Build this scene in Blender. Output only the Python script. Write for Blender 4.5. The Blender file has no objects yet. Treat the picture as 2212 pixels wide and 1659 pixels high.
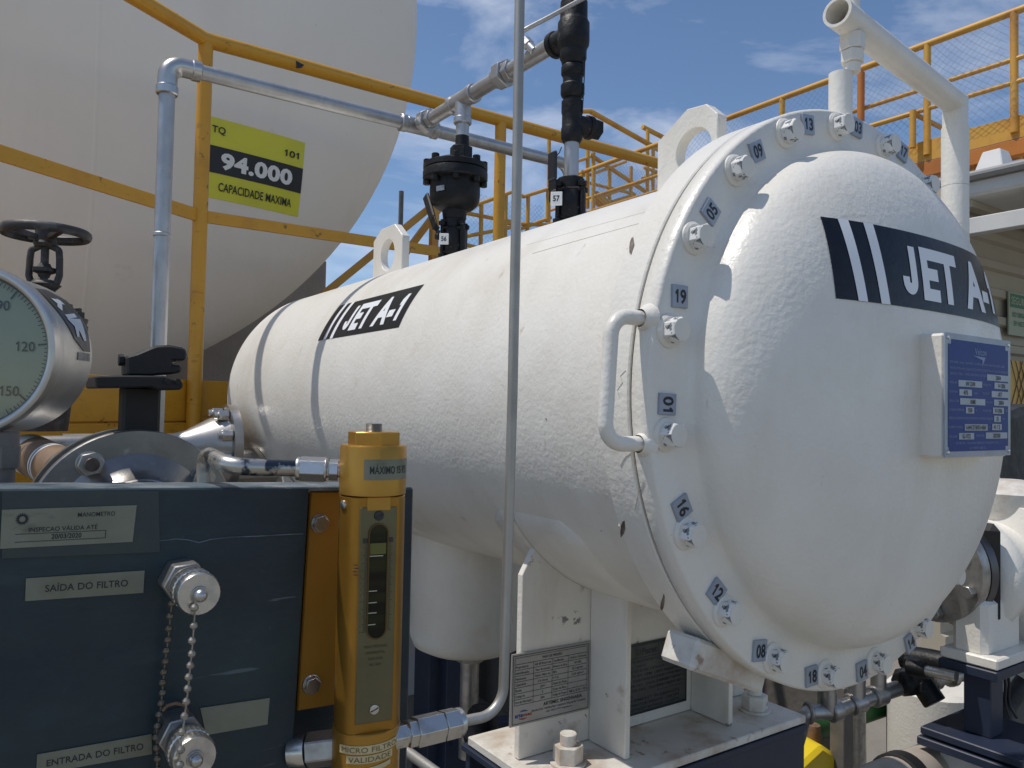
import bpy, bmesh, math, random
from mathutils import Vector, Matrix, Quaternion
random.seed(7)
sc = bpy.context.scene
R_ = math.radians
ZA = 1.35                                   # height of the vessel axis above the ground
# ---------------------------------------------------------------- camera
PW, PH, PF = 2212.0, 1659.0, 1681.4         # photo size in working pixels, focal length in the same
CP = Vector((-0.93439, -0.55746, -0.02272))
CF = Vector((0.568081, 0.822340, 0.032253)); CR = Vector((0.822254, -0.568787, 0.019496)); CU = Vector((-0.034377, -0.015445, 0.999290))
cam = bpy.data.objects.new('camera', bpy.data.cameras.new('camera')); sc.collection.objects.link(cam)
cam.data.sensor_width = 36; cam.data.lens = 36 * PF / PW; cam.data.clip_end = 500; cam.data.clip_start = .02
mw = Matrix((CR, CU, -CF)).transposed().to_4x4(); mw.translation = CP + Vector((0, 0, ZA)); cam.matrix_world = mw
sc.camera = cam
# ---------------------------------------------------------------- sun, sky, exposure
SUN = Vector((-.41, .24, 1.0)).normalized()
EL = math.asin(SUN.z); AZ = math.atan2(SUN.x, SUN.y)
sl = bpy.data.lights.new('sun', 'SUN'); sl.energy = 3.6; sl.angle = R_(.55); sl.color = (1, .945, .87)
so = bpy.data.objects.new('sun', sl); sc.collection.objects.link(so); so.rotation_euler = SUN.to_track_quat('Z', 'Y').to_euler(); so.location = (0, 0, 9)
wd = bpy.data.worlds.new('World'); sc.world = wd; wd.use_nodes = True
nt = wd.node_tree; bg = nt.nodes['Background']; bg.inputs[1].default_value = .13
sky = nt.nodes.new('ShaderNodeTexSky'); sky.sky_type = 'NISHITA'; sky.sun_disc = False; sky.sun_elevation = EL; sky.sun_rotation = AZ % (2 * math.pi)
sky.air_density = 1.0; sky.dust_density = .25; sky.ozone_density = 4.0; sky.altitude = 600
tc = nt.nodes.new('ShaderNodeTexCoord'); mp = nt.nodes.new('ShaderNodeMapping'); mp.inputs['Scale'].default_value = (1.0, 1.0, 2.6); mp.inputs['Rotation'].default_value = (.3, .5, .4)
mp.inputs['Location'].default_value = (3.1, 1.7, .4)
n1 = nt.nodes.new('ShaderNodeTexNoise'); n1.inputs['Scale'].default_value = 3.2; n1.inputs['Detail'].default_value = 9; n1.inputs['Roughness'].default_value = .58; n1.inputs['Distortion'].default_value = .35
rp = nt.nodes.new('ShaderNodeValToRGB'); rp.color_ramp.elements[0].position = .48; rp.color_ramp.elements[1].position = .80
rp.color_ramp.elements[0].color = (.0, .0, .0, 1); rp.color_ramp.elements[1].color = (.72, .72, .72, 1)
mx = nt.nodes.new('ShaderNodeMix'); mx.data_type = 'RGBA'; mx.inputs[7].default_value = (8.2, 8.5, 9.2, 1)
L = nt.links.new
L(tc.outputs['Generated'], mp.inputs[0]); L(mp.outputs[0], n1.inputs[0]); L(n1.outputs[0], rp.inputs[0]); L(rp.outputs[0], mx.inputs[0]); L(sky.outputs[0], mx.inputs[6]); L(mx.outputs[2], bg.inputs[0])
sc.view_settings.view_transform = 'Standard'; sc.view_settings.look = 'None'; sc.view_settings.exposure = -.13; sc.view_settings.gamma = 1

# ---------------------------------------------------------------- helpers
def ray(x, y): return CF + CR * ((x - PW / 2) / PF) - CU * ((y - PH / 2) / PF)
def at(x, y, X=None, Y=None, Z=None, D=None):
    d = ray(x, y)
    t = D if D is not None else ((X - CP.x) / d.x if X is not None else (Y - CP.y) / d.y if Y is not None else (Z - CP.z) / d.z)
    return CP + d * t
def plane_at(x, y, o, n):
    d = ray(x, y); return CP + d * ((o - CP).dot(n) / d.dot(n))
def shell_at(x, y, r):            # where a line of sight meets a cylinder about the vessel axis
    d = ray(x, y); a = d.x ** 2 + d.z ** 2; b = d.x * CP.x + d.z * CP.z; D = max(b * b - a * (CP.x ** 2 + CP.z ** 2 - r * r), 0); return CP + d * ((-b - math.sqrt(D)) / a)
def px(P): return (Vector(P) - CP).dot(CF) / PF          # metres per working pixel at P
def basis(d):
    d = Vector(d).normalized(); a = Vector((0, 0, 1)) if abs(d.z) < .95 else Vector((1, 0, 0))
    u = a.cross(d).normalized(); return u, d.cross(u), d
ORG = {}
class MB:
    def __init__(s): s.bm = bmesh.new(); s.mi = 0
    def face(s, vs):
        try:
            f = s.bm.faces.new(vs); f.material_index = s.mi; return f
        except ValueError: return None
    def v(s, p): return s.bm.verts.new(p)
    def box(s, c, size, ex=(1, 0, 0), ez=(0, 0, 1)):
        c = Vector(c); ex = Vector(ex).normalized(); ez = Vector(ez); ez = (ez - ex * ez.dot(ex)).normalized(); ey = ez.cross(ex); h = [q / 2 for q in size]
        V = [s.v(c + ex * (i * h[0]) + ey * (j * h[1]) + ez * (k * h[2])) for i in (-1, 1) for j in (-1, 1) for k in (-1, 1)]
        for q in ((0, 1, 3, 2), (4, 6, 7, 5), (0, 4, 5, 1), (2, 3, 7, 6), (0, 2, 6, 4), (1, 5, 7, 3)): s.face([V[i] for i in q])
        return s
    def bar(s, a, b, w, h, up=(0, 0, 1)):
        a, b = Vector(a), Vector(b); return s.box((a + b) / 2, ((b - a).length, w, h), b - a, up)
    def lathe(s, prof, o, d=(0, 0, 1), seg=32, ref=None, caps=True):
        o = Vector(o); u, w, d = basis(d)
        if ref is not None: u = (Vector(ref) - d * Vector(ref).dot(d)).normalized(); w = d.cross(u)
        rings = []
        for a, r in prof:
            if r < 1e-6: rings.append([s.v(o + d * a)])
            else: rings.append([s.v(o + d * a + (u * math.cos(2 * math.pi * i / seg) + w * math.sin(2 * math.pi * i / seg)) * r) for i in range(seg)])
        for A, B in zip(rings, rings[1:]):
            for i in range(seg):
                j = (i + 1) % seg
                if len(A) == 1 and len(B) == 1: continue
                if len(A) == 1: s.face([A[0], B[i], B[j]])
                elif len(B) == 1: s.face([A[i], B[0], A[j]])
                else: s.face([A[i], B[i], B[j], A[j]])
        if caps:
            if len(rings[0]) > 1: s.face(rings[0])
            if len(rings[-1]) > 1: s.face(rings[-1][::-1])
        return s
    def cyl(s, a, b, r, r2=None, seg=20, ref=None, ch=0):
        a, b = Vector(a), Vector(b); l = (b - a).length; r2 = r if r2 is None else r2
        pr = [(0, r), (l, r2)] if not ch else [(0, r - ch), (ch, r), (l - ch, r2), (l, r2 - ch)]
        return s.lathe(pr, a, b - a, seg, ref)
    def hex(s, a, b, r, ref=None): return s.cyl(a, b, r, seg=6, ref=ref)
    def sphere(s, c, r, seg=14):
        n = seg // 2; return s.lathe([(-r * math.cos(math.pi * i / n), r * math.sin(math.pi * i / n)) for i in range(n + 1)], c, (0, 0, 1), seg)
    def tube(s, path, r, bend=0, seg=14, caps=True):
        P = [Vector(p) for p in path]; Q = [P[0]]
        for i in range(1, len(P) - 1):
            a = (P[i - 1] - P[i]); b = (P[i + 1] - P[i]); la, lb = a.length, b.length; a.normalize(); b.normalize()
            ang = a.angle(b)
            if bend <= 0 or ang > 3.10: Q.append(P[i]); continue
            t = min(bend / math.tan(ang / 2), la * .49, lb * .49); rr = t * math.tan(ang / 2)
            c = P[i] + (a + b).normalized() * (rr / math.sin(ang / 2)); va = P[i] + a * t - c; vb = P[i] + b * t - c
            n = max(3, int(math.degrees(math.pi - ang) / 9)); ax = va.cross(vb).normalized(); full = va.angle(vb)
            for k in range(n + 1): Q.append(c + Quaternion(ax, full * k / n) @ va)
        Q.append(P[-1])
        t0 = (Q[1] - Q[0]).normalized(); u, w, _ = basis(t0); rings = []
        for i, q in enumerate(Q):
            t = (Q[min(i + 1, len(Q) - 1)] - Q[max(i - 1, 0)]).normalized()
            rot = t0.rotation_difference(t); u = rot @ u; t0 = t; w = t.cross(u)
            rings.append([s.v(q + (u * math.cos(2 * math.pi * k / seg) + w * math.sin(2 * math.pi * k / seg)) * r) for k in range(seg)])
        for A, B in zip(rings, rings[1:]):
            for k in range(seg): s.face([A[k], B[k], B[(k + 1) % seg], A[(k + 1) % seg]])
        if caps: s.face(rings[0]); s.face(rings[-1][::-1])
        return s
    def prism(s, pts, ext):
        ext = Vector(ext); A = [s.v(Vector(p)) for p in pts]; B = [s.v(Vector(p) + ext) for p in pts]; n = len(A)
        s.face(A[::-1]); s.face(B)
        for i in range(n): s.face([A[i], A[(i + 1) % n], B[(i + 1) % n], B[i]])
        return s
    def ringplate(s, outer, hc, hr, o, eu, ev, ext, hv=1.0):
        """plate with a round hole: outer polygon (u, v), hole centre and radius in the plane"""
        eu, ev, ext, o = Vector(eu), Vector(ev), Vector(ext), Vector(o); hc = Vector(hc)
        angs = sorted({round((2 * math.pi * i / 40) % (2 * math.pi), 4) for i in range(40)} | {round(math.atan2(p[1] - hc.y, p[0] - hc.x) % (2 * math.pi), 4) for p in outer})
        O, I = [], []
        for a in angs:
            d = Vector((math.cos(a), math.sin(a))); best = None
            for i in range(len(outer)):
                p = Vector(outer[i]); q = Vector(outer[(i + 1) % len(outer)]); e = q - p; den = d.x * e.y - d.y * e.x
                if abs(den) < 1e-9: continue
                w = p - hc; t = (w.x * e.y - w.y * e.x) / den; k = (w.x * d.y - w.y * d.x) / den
                if t > 0 and -1e-4 <= k <= 1.0001: best = t if best is None else max(best, t)
            O.append(hc + d * best); I.append(hc + Vector((d.x * hr, d.y * hr * hv)))
        g = lambda p, k: s.v(o + eu * p.x + ev * p.y + ext * k)
        o0, o1, i0, i1 = [g(p, 0) for p in O], [g(p, 1) for p in O], [g(p, 0) for p in I], [g(p, 1) for p in I]; n = len(O)
        for i in range(n):
            j = (i + 1) % n
            s.face([o0[i], i0[i], i0[j], o0[j]]); s.face([o1[i], o1[j], i1[j], i1[i]]); s.face([o0[i], o0[j], o1[j], o1[i]]); s.face([i0[i], i1[i], i1[j], i0[j]])
        return s
    def grid(s, fn, nu, nv, thick=None):
        V = [[s.v(fn(i / nu, j / nv)) for j in range(nv + 1)] for i in range(nu + 1)]
        for i in range(nu):
            for j in range(nv): s.face([V[i][j], V[i + 1][j], V[i + 1][j + 1], V[i][j + 1]])
        return s
    def flat(s, vf, fn):
        vs, fs = vf; V = [s.v(fn(*p)) for p in vs]
        for f in fs: s.face([V[i] for i in f])
        return s
    def build(s, name, mats, parent=None, org=None, bevel=0, label=None, angle=32):
        bm = s.bm
        bmesh.ops.recalc_face_normals(bm, faces=bm.faces)
        if bevel:
            es = [e for e in bm.edges if len(e.link_faces) == 2 and e.calc_face_angle(0) > R_(40)]
            bmesh.ops.bevel(bm, geom=es, offset=bevel, segments=1, affect='EDGES', clamp_overlap=True); angle = min(angle, 27)
        org = ORG[parent.name] if parent else Vector(org if org is not None else (0, 0, 0))
        for v in bm.verts: v.co -= org
        me = bpy.data.meshes.new(name); bm.to_mesh(me); bm.free()
        for m in (mats if isinstance(mats, (list, tuple)) else [mats]): me.materials.append(m)
        me.polygons.foreach_set('use_smooth', [True] * len(me.polygons)); me.set_sharp_from_angle(angle=R_(angle))
        o = bpy.data.objects.new(name, me); sc.collection.objects.link(o)
        if parent: o.parent = parent
        else: o.location = org + Vector((0, 0, ZA))
        ORG[o.name] = org
        if label: o['label'] = label
        return o
def thing(name, label, cat, loc, group=None):
    o = bpy.data.objects.new(name, None); sc.collection.objects.link(o); loc = Vector(loc); o.location = loc + Vector((0, 0, ZA)); o.empty_display_size = .05
    ORG[o.name] = loc; o['label'] = label; o['category'] = cat
    if group: o['group'] = group
    return o
def tag(o, label, cat, group=None):
    o['label'] = label; o['category'] = cat
    if group: o['group'] = group
    return o
# ---- lettering: outlines of the built-in font as flat faces, in units where the cap height is about .7
_gc = {}
def _font(st, bold):
    cu = bpy.data.curves.new('t', 'FONT'); cu.body = st; cu.size = 1; cu.offset = bold; cu.resolution_u = 3; cu.fill_mode = 'FRONT'
    ob = bpy.data.objects.new('t', cu); sc.collection.objects.link(ob); dg = bpy.context.evaluated_depsgraph_get()
    me = bpy.data.meshes.new_from_object(ob.evaluated_get(dg)); bpy.data.objects.remove(ob); bpy.data.curves.remove(cu)
    vs = [(v.co.x, v.co.y) for v in me.vertices]; fs = [list(p.vertices) for p in me.polygons]; bpy.data.meshes.remove(me); return vs, fs
def glyph(c, bold):
    """one character: (points, faces, advance)"""
    k = (c, bold)
    if k in _gc: return _gc[k]
    w = .075 + 2 * bold
    if c == '1':
        g = ([(.24 - w / 2, 0), (.24 + w / 2, 0), (.24 + w / 2, .70), (.24 - w / 2 + .02, .70), (.07, .56), (.07, .56 - w), (.24 - w / 2, .58 - w)], [[0, 1, 2, 3, 6], [3, 4, 5, 6]], .44)
    elif c == 'J':
        n = 9; r = .19; P = []; Q = []
        for a in range(n + 1):
            t = math.pi * a / n; P.append((.27 - r * math.cos(t) - .0, .19 - r * math.sin(t))); Q.append((.27 - (r - w) * math.cos(t), .19 - (r - w) * math.sin(t)))
        m = len(P); vs = P + Q + [(.46, .70), (.46 - w, .70), (.08, .25), (.08 + w, .25)]
        fs = [[i, i + 1, m + i + 1, m + i] for i in range(n)] + [[n, 2 * m, 2 * m + 1, m + n], [2 * m + 2, 0, m, 2 * m + 3]]; g = (vs, fs, .54)
    elif c == ' ': g = ([], [], .30)
    else:
        vs, fs = _font(c, bold); ext = lambda s_: (lambda v: max(q[0] for q in v) - min(q[0] for q in v))(_font(s_, bold)[0])
        g = (vs, fs, ext('H' + c + 'H') - ext('HH'))
    _gc[k] = g; return g
_tc = {}
def text(s, h=1.0, xs=1.0, bold=0.0, align='C', shear=0.0, sub=0):
    """faces of a string whose capital height is h, centred on (0,0)"""
    key = (s, bold, sub)
    if key not in _tc:
        vs, fs, pen = [], [], 0
        for c in s:
            gv, gf, ad = glyph(c, bold); o = len(vs); vs += [(x + pen, y) for x, y in gv]; fs += [[i + o for i in f] for f in gf]; pen += ad + bold * .6
        if sub and vs:
            b = bmesh.new(); V = [b.verts.new((x, y, 0)) for x, y in vs]
            for f in fs:
                try: b.faces.new([V[i] for i in f])
                except ValueError: pass
            bmesh.ops.triangulate(b, faces=b.faces)
            for k in range(4):
                es = [e for e in b.edges if e.calc_length() > sub]
                if not es: break
                bmesh.ops.subdivide_edges(b, edges=es, cuts=1); bmesh.ops.triangulate(b, faces=b.faces)
            b.verts.index_update(); vs = [(v.co.x, v.co.y) for v in b.verts]; fs = [[v.index for v in f.verts] for f in b.faces]; b.free()
        _tc[key] = (vs, fs)
    vs, fs = _tc[key]
    if not vs: return [], []
    x0 = min(v[0] for v in vs); x1 = max(v[0] for v in vs); k = h / .70
    cx = {'C': (x0 + x1) / 2, 'L': x0, 'R': x1}[align]
    return [((x - cx) * k * xs + (y - .35) * k * shear, (y - .35) * k) for x, y in vs], fs
def twidth(s, bold=0.0):
    vs, _ = text(s, 1, 1, bold); return max(v[0] for v in vs) - min(v[0] for v in vs)
def fit(s, w, h, bold=0.0, align='C', shear=0.0, sub=0): return text(s, h, w / max(.01, twidth(s, bold) * h), bold, align, shear, sub)
def rect(w, h, cx=0, cy=0): return [(cx - w / 2, cy - h / 2), (cx + w / 2, cy - h / 2), (cx + w / 2, cy + h / 2), (cx - w / 2, cy + h / 2)], [[0, 1, 2, 3]]
def shift(vf, dx, dy): return [(x + dx, y + dy) for x, y in vf[0]], vf[1]

# ---------------------------------------------------------------- materials
MT = {}
def mat(name, col, rough=.5, metal=0.0, col2=None, ns=6, lo=.45, hi=.7, bump=0, bs=220, col3=None, ns3=2, lo3=.55, hi3=.75, rvar=0.0, spec=.5, stretch=None, coat=0, extra=()):
    m = bpy.data.materials.new(name); m.use_nodes = True; t = m.node_tree; p = t.nodes['Principled BSDF']; k = t.links.new
    p.inputs['Roughness'].default_value = rough; p.inputs['Metallic'].default_value = metal; p.inputs['Specular IOR Level'].default_value = spec
    p.inputs['Base Color'].default_value = (*col, 1)
    if coat: p.inputs['Coat Weight'].default_value = coat; p.inputs['Coat Roughness'].default_value = .12
    c = t.nodes.new('ShaderNodeTexCoord'); mpn = t.nodes.new('ShaderNodeMapping'); k(c.outputs['Object'], mpn.inputs[0])
    if stretch: mpn.inputs['Scale'].default_value = stretch
    def noise(sc_, det=7, r=.6):
        n = t.nodes.new('ShaderNodeTexNoise'); n.inputs['Scale'].default_value = sc_; n.inputs['Detail'].default_value = det; n.inputs['Roughness'].default_value = r; k(mpn.outputs[0], n.inputs[0]); return n
    prev = None
    for c2, s_, l_, h_ in ((col2, ns, lo, hi), (col3, ns3, lo3, hi3)):
        if c2 is None: continue
        n = noise(s_); r = t.nodes.new('ShaderNodeMapRange'); r.inputs[1].default_value = l_; r.inputs[2].default_value = h_; k(n.outputs[0], r.inputs[0])
        x = t.nodes.new('ShaderNodeMix'); x.data_type = 'RGBA'; x.inputs[6].default_value = (*col, 1); x.inputs[7].default_value = (*c2, 1)
        if prev: k(prev.outputs[2], x.inputs[6])
        k(r.outputs[0], x.inputs[0]); prev = x
        if rvar:
            a = t.nodes.new('ShaderNodeMapRange'); a.inputs[3].default_value = rough; a.inputs[4].default_value = rough + rvar; k(r.outputs[0], a.inputs[0]); k(a.outputs[0], p.inputs['Roughness'])
    for c2, s_, st_, l_, h_, amt in extra:      # streaks, specks and scratches: colour, scale, stretch, range, strength
        mq = t.nodes.new('ShaderNodeMapping'); k(c.outputs['Object'], mq.inputs[0]); mq.inputs['Scale'].default_value = st_; mq.inputs['Location'].default_value = (s_ * .37, .2 * s_, 1.3)
        n = t.nodes.new('ShaderNodeTexNoise'); n.inputs['Scale'].default_value = s_; n.inputs['Detail'].default_value = 5; n.inputs['Roughness'].default_value = .62; k(mq.outputs[0], n.inputs[0])
        r = t.nodes.new('ShaderNodeMapRange'); r.inputs[1].default_value = l_; r.inputs[2].default_value = h_; r.inputs[4].default_value = amt; k(n.outputs[0], r.inputs[0])
        x = t.nodes.new('ShaderNodeMix'); x.data_type = 'RGBA'; x.inputs[6].default_value = (*col, 1); x.inputs[7].default_value = (*c2, 1); k(r.outputs[0], x.inputs[0])
        if prev: k(prev.outputs[2], x.inputs[6])
        prev = x
    if prev: k(prev.outputs[2], p.inputs['Base Color'])
    if bump:
        n = noise(bs, 3, .5); b = t.nodes.new('ShaderNodeBump'); b.inputs['Distance'].default_value = bump; b.inputs['Strength'].default_value = 1; k(n.outputs[0], b.inputs['Height'])
        n2 = noise(bs / 6, 3, .5); b2 = t.nodes.new('ShaderNodeBump'); b2.inputs['Distance'].default_value = bump * 1.2; k(n2.outputs[0], b2.inputs['Height']); k(b.outputs[0], b2.inputs['Normal']); k(b2.outputs[0], p.inputs['Normal'])
    MT[name] = m; return m
_W = [((.50, .43, .34), 7, (1, 1, .22), .52, .74, .30), ((.14, .11, .09), 130, (1, 1, 1), .725, .75, .8), ((.52, .46, .38), 3.1, (1, 1, 1), .56, .72, .28), ((.33, .25, .18), 24, (1, 1, .3), .68, .74, .45)]
WHITE = mat('white_paint', (.77, .745, .685), .36, 0, (.70, .67, .60), 5, .45, .75, .0008, 150, (.60, .50, .40), 9, .66, .86, rvar=.14, extra=_W)
WSAD = mat('grimy_white_paint', (.75, .72, .65), .45, 0, (.66, .61, .53), 6, .45, .7, .0007, 150, (.36, .27, .19), 16, .62, .78, extra=[((.10, .08, .065), 30, (1, 1, 1), .66, .70, .8), ((.42, .33, .24), 6, (1, 1, .25), .52, .7, .45)])
WHITE2 = mat('white_paint_chipped', (.74, .72, .66), .4, 0, (.10, .07, .05), 45, .50, .54, .0006, 160)
WDIRT = mat('white_paint_dirty', (.66, .64, .59), .5, 0, (.42, .33, .25), 14, .48, .72, .0006, 160, (.30, .22, .17), 40, .62, .7)
CHIP = mat('chipped_bolt_metal', (.74, .73, .70), .3, 0, (.20, .21, .22), 110, .535, .555, 0, 200, (.03, .03, .03), 160, .62, .64)
TANKW = mat('tank_paint', (.85, .79, .69), .5, 0, (.81, .745, .64), 1.2, .4, .7, .0012, 30, (.55, .48, .41), 5, .66, .85, extra=[((.52, .44, .36), 2.2, (1, 1, .12), .54, .76, .2), ((.30, .25, .2), 26, (1, .3, 1), .73, .75, .5)])
YEL = mat('yellow_paint', (.60, .30, .022), .42, 0, (.50, .23, .02), 9, .5, .75, .0004, 120, (.10, .055, .02), 26, .64, .70, extra=[((.30, .13, .02), 60, (.3, .3, 1), .62, .7, .5)])
YELD = mat('yellow_paint_far', (.62, .33, .05), .5, 0, (.45, .19, .03), 5, .5, .75)
GALV = mat('galvanised_steel', (.46, .46, .465), .40, .85, (.36, .36, .36), 26, .4, .68, .0003, 160, (.50, .485, .45), 90, .55, .72, rvar=.14, stretch=(1, 1, .45))
GALVD = mat('weathered_steel_tube', (.43, .42, .395), .42, .65, (.32, .305, .275), 30, .4, .65, .0002, 200, rvar=.15, stretch=(1, 1, .3))
STEEL = mat('stainless_steel', (.52, .51, .49), .30, 1.0, (.40, .39, .37), 10, .4, .7, .00012, 120, rvar=.15)
STEELD = mat('dull_steel', (.42, .41, .39), .38, .9, (.25, .23, .21), 30, .45, .7, .0002, 160, rvar=.2)
FIT = mat('plated_fitting', (.60, .59, .56), .28, .95, (.42, .41, .39), 60, .5, .7, .0001, 200, rvar=.15)
BLACK = mat('black_paint', (.006, .0065, .008), .5, 0, (.016, .016, .018), 30, .5, .75, .0012, 110, (.09, .09, .09), 90, .66, .71, spec=.32)
BLACK2 = mat('black_casting', (.009, .008, .008), .62, 0, (.02, .017, .017), 20, .5, .8, .0006, 110)
NAVYL = mat('worn_navy_edge', (.10, .13, .15), .5, 0, (.20, .22, .23), 40, .45, .6, .0004, 120, (.03, .05, .07), 12, .5, .6)
NAVY = mat('navy_panel_paint', (.0075, .0185, .0305), .42, 0, (.019, .043, .049), 6, .40, .64, .0003, 90, (.05, .07, .09), 60, .68, .78, stretch=(1, 1, 1.6), rvar=.2, spec=.45, extra=[((.07, .11, .13), 9, (.30, 1, 1.6), .56, .72, .40), ((.13, .16, .18), 70, (.10, 1, 1.2), .67, .70, .6), ((.004, .008, .012), 5, (1, 1, .3), .5, .7, .6)])
NAVY2 = mat('navy_frame_paint', (.016, .024, .050), .5, 0, (.03, .035, .05), 12, .5, .75, .0003, 90)
GOLD = mat('gold_anodised', (.46, .25, .045), .36, .65, (.39, .205, .035), 14, .4, .75, .00008, 300)
GOLDB = mat('gold_bracket', (.40, .19, .022), .45, .3, (.44, .21, .03), 20, .4, .75)
CAST = mat('weathered_cast_iron', (.045, .042, .04), .55, .3, (.12, .115, .11), 30, .5, .65, .0006, 120, (.09, .05, .03), 25, .55, .7)
LBL = mat('aluminium_label', (.215, .228, .185), .40, .4, (.155, .16, .115), 14, .45, .7, extra=[((.10, .10, .07), 60, (.3, 1, 1), .62, .7, .6)])
LBLW = mat('white_label', (.78, .78, .76), .45)
TAGM = mat('grey_tag', (.33, .37, .44), .4, .2, (.28, .31, .36), 40, .4, .7)
INK = mat('black_print', (.012, .014, .02), .45)
INKW = mat('white_print', (.80, .81, .83), .4)
DECAL = mat('black_vinyl', (.006, .008, .014), .30, 0, (.012, .014, .02), 40, .5, .7, .0004, 90, spec=.3)
SIGNY = mat('yellow_sign', (.70, .68, .05), .5, 0, (.62, .61, .05), 6, .4, .7)
BLUE = mat('blue_plate', (.008, .035, .20), .45, 0, (.012, .042, .22), 30, .4, .7, spec=.25)
GREY = mat('grey_post_paint', (.16, .15, .145), .55, .2, (.11, .10, .10), 20, .45, .7)
BEIGE = mat('beige_cladding', (.46, .42, .34), .6, 0, (.40, .36, .29), 2, .4, .7)
ROOFW = mat('roof_paint', (.66, .66, .64), .5, 0, (.55, .54, .52), 3, .4, .7)
CONC = mat('concrete', (.24, .22, .185), .85, 0, (.18, .165, .14), 1.3, .4, .7, .004, 40, (.14, .13, .12), 5, .6, .8)
BUNDSHADE = mat('bund_paint_painted_shade', (.13, .12, .11), .75, 0, (.09, .08, .072), 4, .42, .72, .002, 50, (.10, .09, .08), 12, .62, .74)  # dark copy of the bund paint, shade behind the vessel put into the colour
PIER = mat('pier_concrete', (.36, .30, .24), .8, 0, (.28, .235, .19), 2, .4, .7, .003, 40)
BUND = mat('bund_wall_paint', (.62, .61, .59), .7, 0, (.50, .48, .45), 4, .45, .75, .002, 50)
GREEN = mat('green_pipe_paint', (.012, .10, .02), .45, 0, (.01, .06, .015), 10, .5, .7)
SGREEN = mat('green_sign_print', (.02, .16, .08), .5)
RUBBER = mat('black_tarpaulin', (.015, .017, .02), .6, 0, (.04, .045, .05), 12, .45, .7, .004, 25)
DIAL = mat('dial_face', (.52, .54, .475), .5, 0, (.48, .50, .44), 8, .4, .7)
TAPE = mat('brown_tape', (.20, .13, .08), .5, 0, (.26, .17, .10), 30, .4, .7)
PAPER = mat('yellowed_paper_label', (.62, .50, .27), .6, 0, (.52, .40, .20), 40, .45, .7)
STUD = mat('oily_stud_steel', (.13, .11, .10), .4, .8, (.08, .05, .04), 60, .45, .65, .0003, 120)
RUST = mat('rusty_steel', (.22, .13, .08), .7, .2, (.12, .07, .05), 60, .45, .65, .0006, 120)
FLST = mat('dull_flange_steel', (.30, .295, .28), .36, .9, (.20, .19, .18), 8, .38, .66, .0002, 140, (.40, .39, .37), 40, .6, .75, rvar=.12)
WIRE = mat('mesh_wire', (.26, .26, .26), .6, .3)
SLOT = mat('dark_sight_glass', (.008, .008, .004), .28, 0, (.05, .05, .012), 9, .45, .75, spec=.25, stretch=(.4, .4, 6))
RED = mat('red_print', (.30, .03, .03), .5); BLUEINK = mat('blue_print', (.03, .05, .20), .5)
def glass(name):
    m = bpy.data.materials.new(name); m.use_nodes = True; t = m.node_tree; t.nodes.remove(t.nodes['Principled BSDF']); o = t.nodes['Material Output']
    tr = t.nodes.new('ShaderNodeBsdfTransparent'); gl = t.nodes.new('ShaderNodeBsdfGlossy'); gl.inputs['Roughness'].default_value = .04; x = t.nodes.new('ShaderNodeMixShader'); f = t.nodes.new('ShaderNodeFresnel'); f.inputs[0].default_value = 1.45
    tr.inputs[0].default_value = (.93, .95, .92, 1)
    t.links.new(f.outputs[0], x.inputs[0]); t.links.new(tr.outputs[0], x.inputs[1]); t.links.new(gl.outputs[0], x.inputs[2]); t.links.new(x.outputs[0], o.inputs[0]); return m
GLASS = glass('gauge_glass')

# ================================================================ ground and bund
g = MB(); g.box((0, 20, -ZA - .1), (140, 140, .2)); o = g.build('ground', CONC); o['kind'] = 'structure'

# ================================================================ filter vessel (axis along Y, lid towards -Y)
SR, FR, FY0, FY1, FY2, FY3, BC = .324, .368, .017, .0435, .0475, .095, .346
vessel = thing('filter_vessel', 'white horizontal filter vessel with a bolted domed lid and black JET A-1 lettering', 'pressure vessel', (0, .8, -.4))
VL, VB = 1.775, .20
prof = [(FY3 + .0, .335), (FY3 + .03, SR)]
prof += [(FY3 + .03 + (VL - FY3 - .03) * i / 12, SR) for i in range(1, 13)]
prof += [(VL + VB * math.sin(a), SR * math.cos(a)) for a in [R_(90) * i / 16 for i in range(1, 17)]]
MB().lathe(prof, (0, 0, 0), (0, 1, 0), 128).build('shell', WHITE, vessel)
MB().lathe([(FY2, .30), (FY2, FR - .0015), (FY2 + .0015, FR), (FY3 - .003, FR), (FY3, FR - .003), (FY3, .33)], (0, 0, 0), (0, 1, 0), 128, caps=False).build('shell_flange', WHITE, vessel)
MB().lathe([(FY1 - .001, FR - .004), (FY2 + .001, FR - .004)], (0, 0, 0), (0, 1, 0), 96, caps=False).build('gasket', mat('grey_gasket', (.10, .09, .08), .8), vessel)
# lid: flange ring and dished dome in one skin
DA, DB, DY, DN = .312, .100, .012, 2.4
def dome_y(r): return DY - DB * max(0.0, 1 - (r / DA) ** DN) ** (1 / DN)
dp = [(FY1, .30), (FY1, FR - .0015), (FY1 - .0015, FR), (FY0 + .003, FR), (FY0, FR - .003), (FY0, .334), (FY0 - .0008, .326), (FY0 - .003, .3185), (DY - .004, DA + .001)]
for i in range(1, 41):
    th = R_(90) * i / 40; r = DA * math.cos(th) ** (2 / DN); dp.append((dome_y(r), r))
lid = MB().lathe(dp, (0, 0, 0), (0, 1, 0), 144, caps=False).build('lid', WHITE, vessel, angle=50)
for y_ in (VL,): MB().lathe([(-.006, SR - .001), (-.003, SR + .0010), (.003, SR + .0010), (.006, SR - .001)], (0, y_, 0), (0, 1, 0), 128, caps=False).build('weld_seam', WHITE, vessel, angle=80)
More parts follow.
